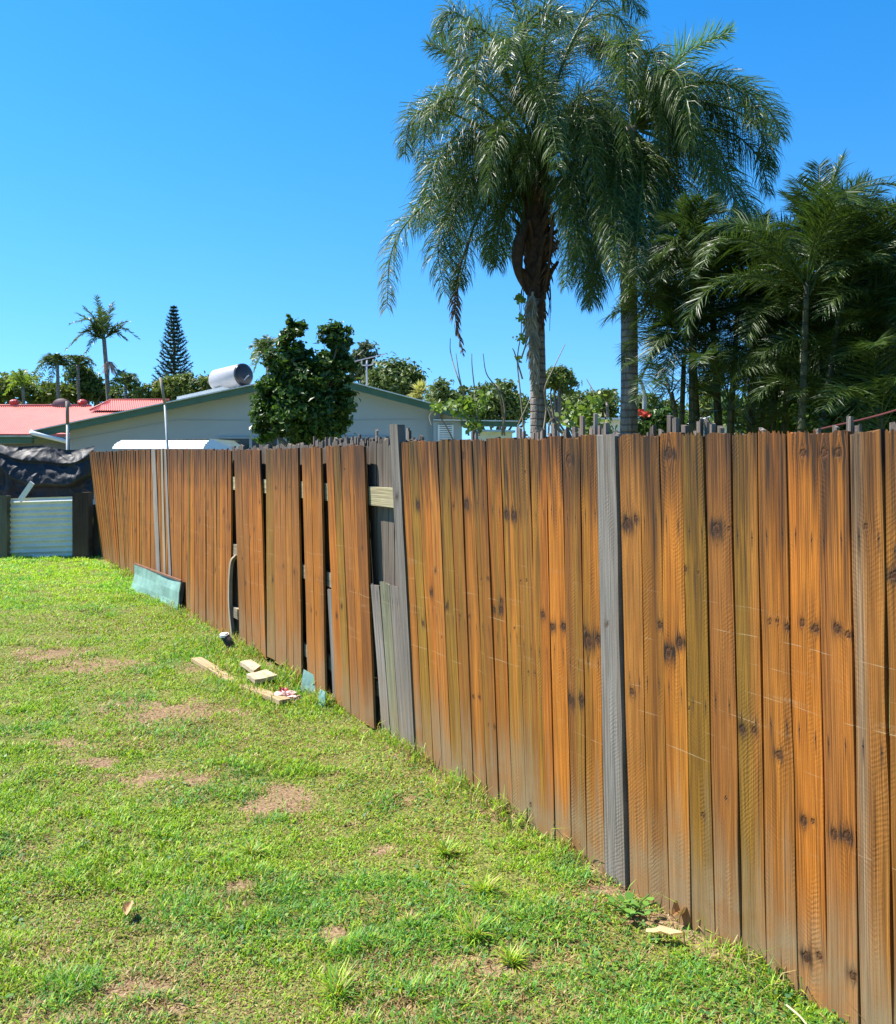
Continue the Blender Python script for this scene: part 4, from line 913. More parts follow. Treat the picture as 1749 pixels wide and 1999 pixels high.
# poles
M_POLE = plain('galvanised_pole', (.40, .42, .41), .5, var=.2)
po = empty('metal_pole', P(131, 900, 16), 'upright grey metal pole above the black tarp', 'pole', 'poles beyond the fence')
V, Fs = tube([P(131.5, HZ + EYE * F / 16, 16), P(132, 828, 16)], .028, 8); MB().add(V, Fs).build('lower_pole', M_POLE, po, True)
V, Fs = tube([P(131.9, 828, 16), P(131, 783, 16)], .032, 8); MB().add(V, Fs).build('upper_pole', plain('brown_grey_post', (.22, .19, .15), .7), po, True)
po = empty('metal_pole', P(332, 900, 19), 'leaning thin pole in front of the gabled house', 'pole', 'poles beyond the fence')
V, Fs = tube([P(337, HZ + EYE * F / 19, 19), P(322, 790, 19)], .026, 8); MB().add(V, Fs).build('lower_pole', M_POLE, po, True)
V, Fs = tube([P(322, 790, 19), P(313, 737, 19)], .030, 8); MB().add(V, Fs).build('upper_pole', plain('brown_grey_post', (.30, .26, .2), .7), po, True)
# white building and sheds at centre right
yw = 30
wb_ = empty('white_building', P(1215, HZ + EYE * F / yw, yw), 'low white building behind the palm trunks', 'building')
V, Fs = strip((1160, 819), (1262, 820), 160, yw, yw + 5); MB().add(V, Fs).build('wall', plain('white_wall', (.86, .82, .76), .8, var=.08), wb_)
V, Fs = strip((1150, 815), (1272, 816), 4, yw - .4, yw + 5.4); MB().add(V, Fs).build('roof', M_ROOFW, wb_)
wb_ = empty('white_shed', P(1420, HZ + EYE * F / 24, 24), 'white gabled shed glimpsed between the cane palm stems', 'shed')
V, Fs = prism([(1330, 940), (1330, 838), (1388, 815), (1440, 832), (1440, 940)], 24, 28); MB().add(V, Fs).build('wall', plain('white_wall', (.80, .78, .75), .8, var=.08), wb_)
rm_ = MB(); V, Fs = strip((1322, 839), (1388, 812), 3, 23.7, 28.2); rm_.add(V, Fs); V, Fs = strip((1388.2, 812), (1446, 832), 3, 23.7, 28.2); rm_.add(V, Fs); rm_.build('roof', M_ROOFW, wb_)
wb_ = empty('pale_shed', P(1040, HZ + EYE * F / 22, 22), 'pale garden shed just above the stakes left of the nearest palm trunks', 'shed')
V, Fs = box(P(930, 0, 22)[0], P(1000, 0, 22)[0], 22, 24, 0, P(0, 843, 22)[2]); MB().add(V, Fs).build('wall', M_PIPE, wb_)
V, Fs = strip((925, 838), (1006, 840), 4, 21.8, 24.3); MB().add(V, Fs).build('roof', plain('pale_blue_roof', (.45, .58, .62), .5), wb_)
# street lamp
yl = 38; sl = empty('street_lamp', P(1258, HZ + EYE * F / yl, yl), 'tall street lamp with a curved arm right of the palm trunks', 'street lamp')
V, Fs = tube(spline([P(1258, HZ + EYE * F / yl, yl), P(1258, 800, yl), P(1257, 765, yl), P(1248, 742, yl), P(1232, 733, yl)], 40), np.linspace(.11, .05, 40), 8); MB().add(V, Fs).build('pole', plain('grey_steel', (.28, .30, .30), .5), sl, True)
V, Fs = blob(P(1228, 732.5, yl), (.24, .1, .07), 8, 12, 0, 1); MB().add(V, Fs).build('lamp_head', M_STEEL, sl, True)
# red cable at the right
ca, cb = P(1588, 841, 3.5), P(1900, 744, 3.5)
V, Fs = tube(spline([ca, (ca + cb) / 2 - [0, 0, .02], cb], 20), .0045, 6)
tag(MB().add(V, Fs).build('red_cable', plain('dark_red_cable', (.22, .06, .05), .5), origin=ca), 'thin dark red cable rising behind the fence at the right edge', 'cable')

# ------------------------------------------------------------------ foliage builders
tr_ = np.random.default_rng(99)
M_BARK = plain('grey_bark', (.20, .165, .13), .9, var=.35, sc=6, bumpy=.02)
def frond_mesh(pts, n=70, ll=.45, w=.022, hang=.8, plum=.5, fwd=.55, tone=(.2, .8), r0=.018, t0=.12, rs=None, tip_dead=0.0, seg=3, taper=.35):
    """feather frond along pts: rachis and leaflets. returns MB"""
    rs = rs or tr_; m = MB(); pts = np.asarray(pts, float); K = len(pts)
    V, Fs = tube(pts, np.linspace(r0, r0 * .15, K), 5, cap=False); m.add(V, Fs, lc=.75)
    for side in (-1, 1):
        t = np.linspace(t0, 1, n) + rs.normal(0, .003, n); t = np.clip(t, 0, .999); x = t * (K - 1); i = np.minimum(x.astype(int), K - 2); f = (x - i)[:, None]
        p = pts[i] * (1 - f) + pts[i + 1] * f; T = pts[i + 1] - pts[i]; T /= np.linalg.norm(T, axis=1)[:, None] + 1e-9
        up = np.array([0, 0, 1.0]); B = np.cross(T, up); bl_ = np.linalg.norm(B, axis=1); B = np.where((bl_ > .08)[:, None], B / (bl_[:, None] + 1e-9), np.array([1.0, 0, 0])); Nn = np.cross(B, T)
        ph = rs.uniform(-1, 1, n) * plum + .15
        d = side * B * np.cos(ph)[:, None] + Nn * np.sin(ph)[:, None] + T * (fwd + .35 * t)[:, None] + rs.normal(0, .16, (n, 3)); d /= np.linalg.norm(d, axis=1)[:, None]
        L = ll * (np.sin(np.pi * np.clip(.12 + .80 * t, 0, 1)) ** .55) * (1 - taper * t) * rs.uniform(.8, 1.12, n)
        wv = T + .4 * rs.normal(0, 1, (n, 3)); wv -= d * (wv * d).sum(1)[:, None]; wv /= np.linalg.norm(wv, axis=1)[:, None]
        ww = w * rs.uniform(.75, 1.15, n); cur = p.copy(); dd = d.copy(); sec = []
        for k in range(seg):
            prof = (0.6, 1.0, .8, .5)[k]; sec += [cur - wv * (ww * prof / 2)[:, None], cur + wv * (ww * prof / 2)[:, None]]
            cur = cur + dd * (L / seg)[:, None]; dd = dd + np.array([0, 0, -1.0]) * (hang * (k + 1) / seg) * rs.uniform(.7, 1.3, n)[:, None]; dd /= np.linalg.norm(dd, axis=1)[:, None]
        sec.append(cur); per = 2 * seg + 1; V = np.stack(sec, 1).reshape(-1, 3); b = np.arange(n)[:, None] * per
        Fs = [np.concatenate([b + np.array([2 * k, 2 * k + 1, 2 * k + 3, 2 * k + 2]) for k in range(seg - 1)])] if seg > 1 else []
        Fs.append(b + np.array([2 * seg - 2, 2 * seg - 1, 2 * seg]))
        tn = rs.uniform(tone[0], tone[1], n) + (tip_dead * sstep(.45, .95, t) * rs.uniform(.6, 1.3, n) if tip_dead else 0)
        m.add(V, Fs, lc=np.repeat(tn, per))
    return m

def trunk_mat(name, base, ring, sc):
    t = NT(name); g = t.geo(); z = t.sepxyz(g)[2]; n = t.noise(g, 7, 5, .65); n2 = t.noise(t.vmul(g, (30, 30, 6)), 1, 4)
    w = t.math('SINE', t.math('ADD', t.math('MULTIPLY', z, sc), t.math('MULTIPLY', n, 2.2)))
    rg = t.ramp(w, .55, 1.0)
    c = t.mix(t.ramp(n2, .3, .7), tuple(v * .6 for v in base), tuple(v * 1.25 for v in base)); c = t.mix(t.math('MULTIPLY', rg, .6), c, ring)
    return t.done(t.pbsdf(c, .85, t.bump(t.math('SUBTRACT', n2, rg), .7, .025), 0, .2))
M_PTRUNK = trunk_mat('ringed_palm_trunk', (.26, .22, .19), (.09, .075, .065), 62)
M_BOOT = plain('dark_leaf_bases', (.075, .042, .026), .9, var=.5, sc=9, bumpy=.03)
M_QP = leaf_mat('queen_palm_leaf', (0.022, 0.046, 0.009), (0.135, 0.200, 0.038), .42, .32, .32, dead=(0.36, 0.27, 0.08))
M_QPB = leaf_mat('bright_palm_leaf', (0.07, 0.15, 0.03), (0.17, 0.28, 0.05), .4, .35, .5, dead=(0.36, 0.27, 0.08))
M_DEADF = leaf_mat('dead_frond', (0.18, 0.14, 0.10), (0.50, 0.43, 0.33), .8, .1, .2)
M_DEADB = leaf_mat('brown_dead_frond', (0.07, 0.04, 0.028), (0.20, 0.12, 0.075), .8, .1, .2)

def queen_palm(base_px, crown_px, Y, trunk_w, fr, label, extra, boots):
    bx = P(base_px[0], HZ + EYE * F / Y, Y); c = P(*crown_px, Y)
    t = empty('queen_palm', bx, label, 'palm tree', 'queen palms behind the fence')
    zz = np.linspace(0, 1, 60); path = bx[None] * (1 - zz)[:, None] + c[None] * zz[:, None]; path[:, 0] += .05 * np.sin(zz * 5)
    V, Fs = tube(path, trunk_w * (1.1 - .2 * zz), 18, wob=.02); MB().add(V, Fs).build('trunk', M_PTRUNK, t, True)
    if boots:
        m = MB(); zb0 = P(0, boots[0], Y)[2]; zb1 = c[2] + .35; rs = np.random.default_rng(4)
        k = 34; zz = np.linspace(zb0, zb1, k); prof = trunk_w * (1.12 + .55 * np.sin(np.pi * np.linspace(.0, .9, k)) ** 1.2)
        px_ = np.interp(zz, path[:, 2], path[:, 0]); pth = np.stack([px_, np.full(k, Y), zz], -1); V, Fs = tube(pth, prof, 20, wob=.16); m.add(V, Fs)
        for j in range(70):
            a = rs.uniform(0, 6.28); z0 = rs.uniform(zb0 + .1, zb1 - .2); rr = trunk_w * 1.5; cxp = np.interp(z0, path[:, 2], path[:, 0])
            p0_ = np.array([cxp + rr * .7 * math.cos(a), Y + rr * .7 * math.sin(a), z0]); o_ = np.array([math.cos(a), math.sin(a), 0])
            up = rs.uniform(.12, .40); V, Fs = tube(spline([p0_, p0_ + o_ * .10 + [0, 0, up * .6], p0_ + o_ * .22 + [0, 0, up]], 6), [.075, .05, .04, .035, .03, .02], 6); m.add(V, Fs)
        for j in range(60):                                         # hanging fibre and old flower stalks
            a = rs.uniform(0, 6.28); z0 = rs.uniform(zb0 + .15, zb1 - .1); cxp = np.interp(z0, path[:, 2], path[:, 0]); o_ = np.array([math.cos(a), math.sin(a), 0]); dn = rs.uniform(.2, .75)
            p0_ = np.array([cxp, Y, z0]) + o_ * trunk_w * 1.35; V, Fs = tube(spline([p0_, p0_ + o_ * .06 - [0, 0, dn * .4], p0_ + o_ * .05 + rs.normal(0, .03, 3) - [0, 0, dn]], 8), np.linspace(.012, .003, 8), 4); m.add(V, Fs)
        m.build('leaf_bases', M_BOOT, t)
    for f in fr:
        p3 = f['p']; pts = spline([P(a, b, Y + d) for a, b, d in p3], 26)
        kw = dict(n=int(f.get('n', 150) * 1.5), ll=f.get('ll', .62) * 1.18, w=f.get('w', .0165) * .66, hang=f.get('hang', 2.0), plum=f.get('plum', 1.15), tone=f.get('tone', (0, .9)), r0=.028, tip_dead=f.get('dead', 0), seg=3)
        frond_mesh(pts, **kw).build('frond', f.get('mat', M_QP), t)
    rs = np.random.default_rng(int(base_px[0]))
    for k in range(extra):                                            # fill the rest of the crown all round
        a = k * 2.4 + rs.normal(0, .2); e = rs.uniform(-.25, 1.15); L = rs.uniform(1.5, 2.1); o_ = np.array([math.cos(a), math.sin(a), 0])
        pts = spline([c, c + o_ * L * .35 * math.cos(e) + [0, 0, L * .35 * math.sin(e)], c + o_ * L * .68 * math.cos(e) + [0, 0, L * (.55 * math.sin(e) - .02)],
                      c + o_ * L * .88 * math.cos(e) + [0, 0, L * (.45 * math.sin(e) - .22)], c + o_ * L * .95 * math.cos(e) + [0, 0, L * (.2 * math.sin(e) - .50)]], 26)
        frond_mesh(pts, n=190, ll=.66, w=.0108, hang=2.0, plum=1.15, r0=.026, seg=3, tone=(0, .8)).build('frond', M_QP, t)
    return t
def fr(pts, **kw):
    d1 = kw.pop('d', 0.0); n = len(pts); return dict(p=[(a, b, d1 * (k / (n - 1))) for k, (a, b) in enumerate(pts)], **kw)
F1 = [fr([(1042,335),(940,345),(835,395),(768,480),(755,600)], d=-.6, dead=.9, ll=.55), fr([(1042,325),(950,330),(885,390),(855,480),(868,570)], d=-1.2, ll=.6),
      fr([(1042,305),(930,245),(855,212),(805,232),(790,300)], d=.4), fr([(1046,290),(960,185),(895,115),(835,88)], d=.3, hang=.4, ll=.5), fr([(1046,285),(985,150),(920,50),(880,25),(858,70)], d=.8),
      fr([(1050,280),(1030,120),(1000,0),(950,-50)], d=.2, hang=.6), fr([(1056,280),(1062,100),(1085,-40),(1130,-90)], d=.5, hang=.7), fr([(1060,285),(1100,120),(1165,0),(1215,-25),(1250,30)], d=.2),
      fr([(1054,290),(1030,150),(1000,75),(985,130)], d=-2.2), fr([(1060,300),(1105,215),(1150,195),(1178,300),(1190,470)], d=-1.5, ll=.68), fr([(1060,315),(1125,255),(1195,290),(1225,400),(1235,500)], d=-.8),
      fr([(1058,335),(1115,330),(1155,410),(1165,520),(1158,590)], d=-.7), fr([(1044,345),(985,360),(930,430),(905,520),(893,560)], d=-.5, ll=.5), fr([(1044,345),(1000,375),(965,450),(955,510)], d=.9, ll=.55),
      fr([(1050,300),(990,250),(900,260),(850,330),(838,430)], d=-1.0, ll=.62), fr([(1050,300),(1010,210),(930,160),(870,190),(845,260)], d=1.0), fr([(1050,290),(1040,170),(1020,70),(1060,20),(1110,40)], d=-1.4),
      fr([(1058,300),(1080,180),(1120,90),(1170,80),(1200,160)], d=1.2), fr([(1050,310),(1010,300),(985,400),(990,500)], d=1.5, ll=.5), fr([(1060,330),(1090,380),(1110,480),(1105,560)], d=1.3, ll=.5),
      fr([(1048,300),(1000,170),(960,100),(930,130),(925,220)], d=-1.3), fr([(1058,290),(1090,150),(1140,50),(1200,30),(1240,90)], d=1.2), fr([(1052,285),(1050,140),(1080,50),(1130,30)], d=1.5),
      fr([(1045,320),(970,290),(900,300),(870,380),(875,450)], d=1.3), fr([(1055,300),(1045,220),(1050,170),(1075,230),(1090,330)], d=-2.4, ll=.6)]
F1 += [fr([(1046,340),(985,330),(915,370),(880,440),(880,520)], d=-1.0), fr([(1048,345),(1010,370),(975,440),(968,520)], d=-.4), fr([(1062,345),(1110,380),(1135,470),(1140,580)], d=.2),
       fr([(1044,300),(950,220),(880,190),(835,230),(825,320)], d=-.5), fr([(1046,300),(960,280),(870,300),(830,370),(815,450)], d=.2), fr([(1050,280),(1000,130),(945,60),(905,70),(890,150)], d=-.6),
       fr([(1062,330),(1090,330),(1120,400),(1128,500)], d=-1.6), fr([(1062,300),(1120,200),(1180,180),(1215,260),(1225,360)], d=.4)]
p1 = queen_palm((1040, 0), (1052, 320), 13.0, .115, F1, 'taller queen palm with a shaggy dark crown, left of the pair', 11, (585,))
# dead fronds still hanging
pts = spline([P(915, 470, 12.6), P(893, 540, 12.6), P(888, 610, 12.6), P(903, 690, 12.6)], 20)
frond_mesh(pts, n=70, ll=.26, w=.022, hang=1.5, plum=.9, fwd=.9, r0=.02, t0=.2).build('dead_frond', M_DEADB, p1)
pts = spline([P(1040, 570, 12.76), P(1036, 630, 12.74), P(1042, 700, 12.76), P(1046, 770, 12.80)], 20)
frond_mesh(pts, n=230, ll=.26, w=.024, hang=1.2, plum=1.2, fwd=1.0, r0=.02, t0=.03, tone=(.4, 1.1)).build('dead_frond', M_DEADF, p1)
pts = spline([P(1078, 430, 12.8), P(1074, 500, 12.8), P(1062, 580, 12.85), P(1058, 640, 12.85)], 20)
frond_mesh(pts, n=60, ll=.25, w=.03, hang=1.2, plum=.9, fwd=.9, r0=.035, t0=.1).build('dead_frond', M_DEADB, p1)
V, Fs = tube(spline([P(1030, 430, 12.75), P(1012, 480, 12.7), P(1012, 530, 12.7), P(1030, 575, 12.8)], 14), [.03, .05, .07, .085, .09, .09, .085, .08, .07, .06, .05, .04, .03, .02], 8); MB().add(V, Fs).build('flower_sheath', M_BOOT, p1, True)
F2 = [fr([(1245,235),(1290,160),(1345,100),(1425,62)], d=-.6, hang=.12, plum=.9, ll=.48, mat=M_QPB, n=140, w=.017), fr([(1250,235),(1340,172),(1435,168),(1500,215),(1525,265)], d=.5, tone=(.3, 1.0)), fr([(1250,245),(1340,205),(1430,215),(1488,262),(1500,330)], d=-.4),
      fr([(1250,255),(1330,285),(1405,335),(1450,395),(1465,450)], d=-.9, tone=(.3, 1)), fr([(1242,260),(1290,325),(1312,420),(1305,520)], d=-.6), fr([(1232,260),(1212,330),(1218,440),(1228,560)], d=-1.0, ll=.5, tone=(.3, 1), dead=.3),
      fr([(1232,250),(1175,245),(1125,320),(1105,430)], d=-.6), fr([(1235,260),(1262,370),(1275,500),(1262,590)], d=.6, ll=.5), fr([(1235,255),(1185,345),(1155,470),(1160,560)], d=.5, ll=.5),
      fr([(1235,235),(1215,150),(1190,90),(1150,90)], d=.6), fr([(1240,240),(1290,210),(1350,250),(1380,340),(1385,420)], d=-1.3), fr([(1240,240),(1300,180),(1390,160),(1460,190),(1480,240)], d=-1.0),
      fr([(1240,240),(1300,240),(1360,290),(1400,380)], d=1.2), fr([(1238,250),(1250,330),(1255,430),(1248,540)], d=-1.2, ll=.5), fr([(1235,250),(1200,300),(1180,400),(1195,520)], d=-1.2, ll=.5), fr([(1240,235),(1270,170),(1310,180),(1340,260)], d=1.0),
      fr([(1230,260),(1195,380),(1170,520),(1145,600)], d=.9, ll=.45), fr([(1240,260),(1300,380),(1290,500),(1300,590)], d=1.0, ll=.45)]
F2 += [fr([(1234,255),(1205,320),(1200,420),(1208,540)], d=-1.5), fr([(1240,255),(1255,330),(1245,440),(1238,560)], d=-1.6), fr([(1242,260),(1300,320),(1340,420),(1345,510)], d=-.2),
       fr([(1245,250),(1330,240),(1400,290),(1430,380),(1440,460)], d=.6), fr([(1232,262),(1180,310),(1140,420),(1135,540)], d=-.3), fr([(1240,262),(1275,360),(1290,470),(1280,600)], d=-.5)]
p2 = queen_palm((1213, 0), (1236, 250), 12.4, .118, F2, 'queen palm with a bright upright frond, right of the pair', 11, None)

# cane palms: shared frond meshes copied many times
M_CANE = leaf_mat('cane_palm_leaf', (0.014, 0.031, 0.008), (0.072, 0.120, 0.018), .42, .25, .30)
M_CSTEM = trunk_mat('cane_stem', (.085, .085, .042), (.035, .035, .02), 45)
protos = []
for k in range(6):
    rs = np.random.default_rng(200 + k); L = 1.4; el = rs.uniform(.9, 1.42); t = np.linspace(0, 1, 18); ang = el - (el + rs.uniform(.3, 1.25)) * t ** 1.5
    dx = np.cumsum(np.cos(ang)) * L / 18; dz = np.cumsum(np.sin(ang)) * L / 18; sway = .10 * rs.normal() * t ** 2
    pts = np.stack([dx, sway, dz], -1)
    me = frond_mesh(pts, n=84, ll=.50, w=.0105, hang=.6, plum=.22, fwd=.5, r0=.012, t0=.22, rs=rs, tone=(0, 1), seg=2)
    o = me.build('frond', M_CANE); protos.append(o.data); bpy.data.objects.remove(o)
def cane_clump(stems, label, Yc):
    cx_ = P(np.mean([s[0] for s in stems]), 0, Yc)[0]
    t = empty('cane_palm', (cx_, Yc, 0), label, 'palm', 'cane palms at the right'); pl = np.array([cx_, Yc, 0])
    for (bx, tx, ty, nf, sc) in stems:
        Y = Yc + tr_.uniform(-.9, .9); b = P(bx, HZ + EYE * F / Y, Y); c = P(tx, ty + 45, Y + tr_.uniform(-.3, .3))
        V, Fs = tube(spline([b, b * .5 + c * .5 + [tr_.uniform(-.1, .1), 0, 0], c], 14), np.linspace(.045, .028, 14) * (.8 + .3 * sc), 8); MB().add(V, Fs).build('stem', M_CSTEM, t, True)
        a0 = tr_.uniform(0, 6.28)
        for k in range(nf):
            o = bpy.data.objects.new('frond', protos[tr_.integers(0, 6)]); COL.objects.link(o); o.parent = t; o.location = tuple(c - pl + [0, 0, -.25 * sc * tr_.random()])
            o.rotation_euler = (tr_.normal(0, .3), tr_.normal(.22, .38) if k > 2 else tr_.uniform(-.4, .05), a0 + k * 2.4 + tr_.normal(0, .2)); s_ = sc * tr_.uniform(.8, 1.15); o.scale = (s_,) * 3
    CC.append(t); return t
CC = []
cane_clump([(1345,1335,655,8,.8),(1352,1350,530,8,.75),(1385,1352,600,9,.9),(1395,1400,680,8,.8),(1380,1310,720,6,.7),(1410,1390,540,11,1.0),(1400,1385,480,8,.8)], 'leftmost cane palm clump with bare stems showing against the sky', 10.8)
cane_clump([(1430,1440,560,11,1.0),(1445,1470,500,11,1.0),(1470,1480,650,9,.9),(1440,1425,730,7,.8),(1490,1500,600,9,.9),(1500,1515,720,8,.8),(1480,1520,500,10,1.0),(1475,1470,770,8,.8)], 'cane palm clump in the middle of the dark palms at the right', 11.2)
cane_clump([(1540,1575,505,12,1.0),(1530,1545,590,10,1),(1560,1600,630,10,.95),(1550,1560,720,9,.85),(1590,1640,560,11,1),(1540,1620,475,12,1.0),(1580,1610,770,8,.85)], 'tallest cane palm clump with fronds rising into the sky at the right', 10.2)
cane_clump([(1640,1690,560,11,1.0),(1660,1700,640,10,1),(1650,1650,700,9,.9),(1700,1740,600,11,1),(1690,1720,760,8,.8),(1750,1790,570,10,1.0),(1760,1800,690,9,.9)], 'cane palm clump cut off by the right edge of the picture', 9.6)

def cane_heads(clump, heads, Y):
    for (cx, cy, tips) in heads:
        c = P(cx, cy, Y)
        for (x, y, d) in tips:
            e = P(x, y, Y + d); v = e - c; L = np.linalg.norm(v); mid = c + v * .52 + [0, 0, .20 * L]
            frond_mesh(spline([c, c + (mid - c) * .5 + [0, 0, .06 * L], mid, e], 20), n=92, ll=.46, w=.0105, hang=.5, plum=.2, fwd=.55, r0=.014, t0=.2, seg=2, tone=(0, 1.0)).build('frond', M_CANE, clump)
cane_heads(CC[2], [(1600, 500, [(1555,350,-.4),(1600,322,.2),(1645,308,0),(1690,345,-.3),(1720,372,-.5),(1530,380,.3),(1510,440,-.3),(1690,430,-.6),(1640,380,-.8)])], 10.0)
cane_heads(CC[3], [(1700, 520, [(1650,400,-.2),(1700,390,.3),(1750,400,-.3),(1780,430,0),(1640,470,-.5),(1740,480,-.6),(1630,540,-.5)]), (1715, 680, [(1650,610,-.4),(1690,580,-.2),(1740,590,0),(1640,700,-.3),(1770,640,-.4)])], 9.4)
cane_heads(CC[0], [(1345, 470, [(1285,500,-.2),(1300,430,.2),(1330,395,0),(1375,390,-.3),(1410,415,.2),(1290,545,-.3),(1420,470,-.4)]), (1330, 650, [(1262,700,-.3),(1275,640,0),(1300,600,.2),(1380,620,0),(1250,740,.1),(1290,760,-.3)])], 10.6)
cane_heads(CC[1], [(1460, 520, [(1400,450,-.2),(1440,410,.1),(1490,420,.2),(1530,460,-.3),(1390,540,-.4),(1540,540,-.3)]), (1480, 690, [(1420,640,-.2),(1450,610,0),(1510,620,-.2),(1550,670,.1),(1410,720,-.4)])], 10.9)

# broadleaf trees
def leaf_cloud(blobs, n, size, rs, shell=.5, ncl=40, csz=.22, up=.4, aspect=.5):
    """leaves gathered in clumps over ellipsoids (center, radii); returns V, faces, tone"""
    vol = np.array([r[0] * r[1] * r[2] for _, r in blobs]) ** .75; vol /= vol.sum(); Vs = []; T = []; centers = []
    for (c, r), f in zip(blobs, vol):
        k = max(6, int(ncl * f)); m = max(20, int(n * f)); d = rs.normal(0, 1, (k, 3)); d /= np.linalg.norm(d, axis=1)[:, None]
        rad_ = (shell + (1 - shell) * rs.random(k)) ** .6; cc = np.asarray(c) + d * rad_[:, None] * np.asarray(r); centers.append(cc)
        ctone = rs.uniform(0, .6, k); w = rs.integers(0, k, m); p = cc[w] + rs.normal(0, 1, (m, 3)) * csz * min(r) * np.array([1, 1, .75])
        out = d[w] + np.array([0, 0, up]) + rs.normal(0, .7, (m, 3)); out /= np.linalg.norm(out, axis=1)[:, None]
        a = rs.normal(0, 1, (m, 3)); a -= out * (a * out).sum(1)[:, None]; a /= np.linalg.norm(a, axis=1)[:, None]; b = np.cross(out, a); s = size * rs.uniform(.6, 1.25, m)[:, None]
        Vs.append(np.stack([p - a * s * .5, p + b * s * aspect * .5 + out * s * .06, p + a * s * .5 - out * s * .1, p - b * s * aspect * .5 + out * s * .06], 1).reshape(-1, 3)); T.append(np.repeat(ctone[w] + rs.uniform(0, .4, m), 4))
    V = np.concatenate(Vs); return V, [np.arange(len(V)).reshape(-1, 4)], np.concatenate(T), np.concatenate(centers)
def tree(name, label, blobs_px, Y, n, size, mat, base_px, rs_seed, trunk_r=.12, cat='tree', group=None, nlimb=9, depth=.8, **kw):
    rs = np.random.default_rng(rs_seed); bl = []
    for b in blobs_px:
        px, py, rx, ry = b[:4]; dy = b[4] if len(b) > 4 else 0
        rxm = rx / F * Y; bl.append((P(px, py, Y) + [0, dy, 0], (rxm, rxm * depth, ry / F * Y)))
    bx = P(base_px, HZ + EYE * F / Y, Y); t = empty(name, bx, label, cat, group)
    V, Fs, T, cen = leaf_cloud(bl, n, size, rs, **kw); MB().add(V, Fs, lc=T).build('crown', mat, t)
    m = MB(); top = np.mean([b[0] for b in bl], axis=0); fork = bx * .45 + top * .55
    V, Fs = tube(spline([bx, bx * .6 + fork * .4 + [trunk_r, 0, 0], fork], 10), np.linspace(trunk_r, trunk_r * .65, 10), 8); m.add(V, Fs)
    for c in cen[rs.permutation(len(cen))[:nlimb]]:
        V, Fs = tube(spline([fork - [0, 0, trunk_r], fork * .45 + c * .55 + rs.normal(0, .1, 3), c], 8), np.linspace(trunk_r * .5, trunk_r * .1, 8), 5); m.add(V, Fs)
    m.build('trunk', M_BARK, t, True); return t
L_DARK = leaf_mat('glossy_dark_leaf', (0.022, 0.045, 0.011), (0.10, 0.185, 0.025), .38, .32, .45)
L_MID = leaf_mat('mid_green_leaf', (0.045, 0.08, 0.016), (0.16, 0.21, 0.04), .5, .25)
L_YEL = leaf_mat('yellow_green_leaf', (0.07, 0.10, 0.02), (0.20, 0.24, 0.04), .5, .3)
L_GREY = leaf_mat('grey_green_leaf', (0.05, 0.075, 0.035), (0.12, 0.15, 0.07), .5, .25)
L_LIME = leaf_mat('lime_leaf', (0.12, 0.20, 0.02), (0.28, 0.36, 0.05), .45, .4)
tree('glossy_leaf_tree', 'dense dark glossy leaved tree with two tops in front of the gabled house',
     [(568,665,26,34),(555,705,40,40),(650,690,34,44),(598,745,50,40),(640,745,42,44),(540,765,40,38),(590,800,62,48),(640,795,42,42),(550,818,45,38),(615,838,50,34),(568,628,10,14),(652,650,22,16),(528,800,30,30),(660,668,18,18),(606,695,26,26),(505,770,24,30),(520,815,26,24),(670,725,24,38),(674,795,22,32),(580,650,24,28),(655,655,30,24),(560,740,40,40),(520,845,26,24),(645,850,36,26)], 17.0, 27000, .12, L_DARK, 598, 11,
     trunk_r=.10, ncl=420, csz=.24, shell=.4, nlimb=22)
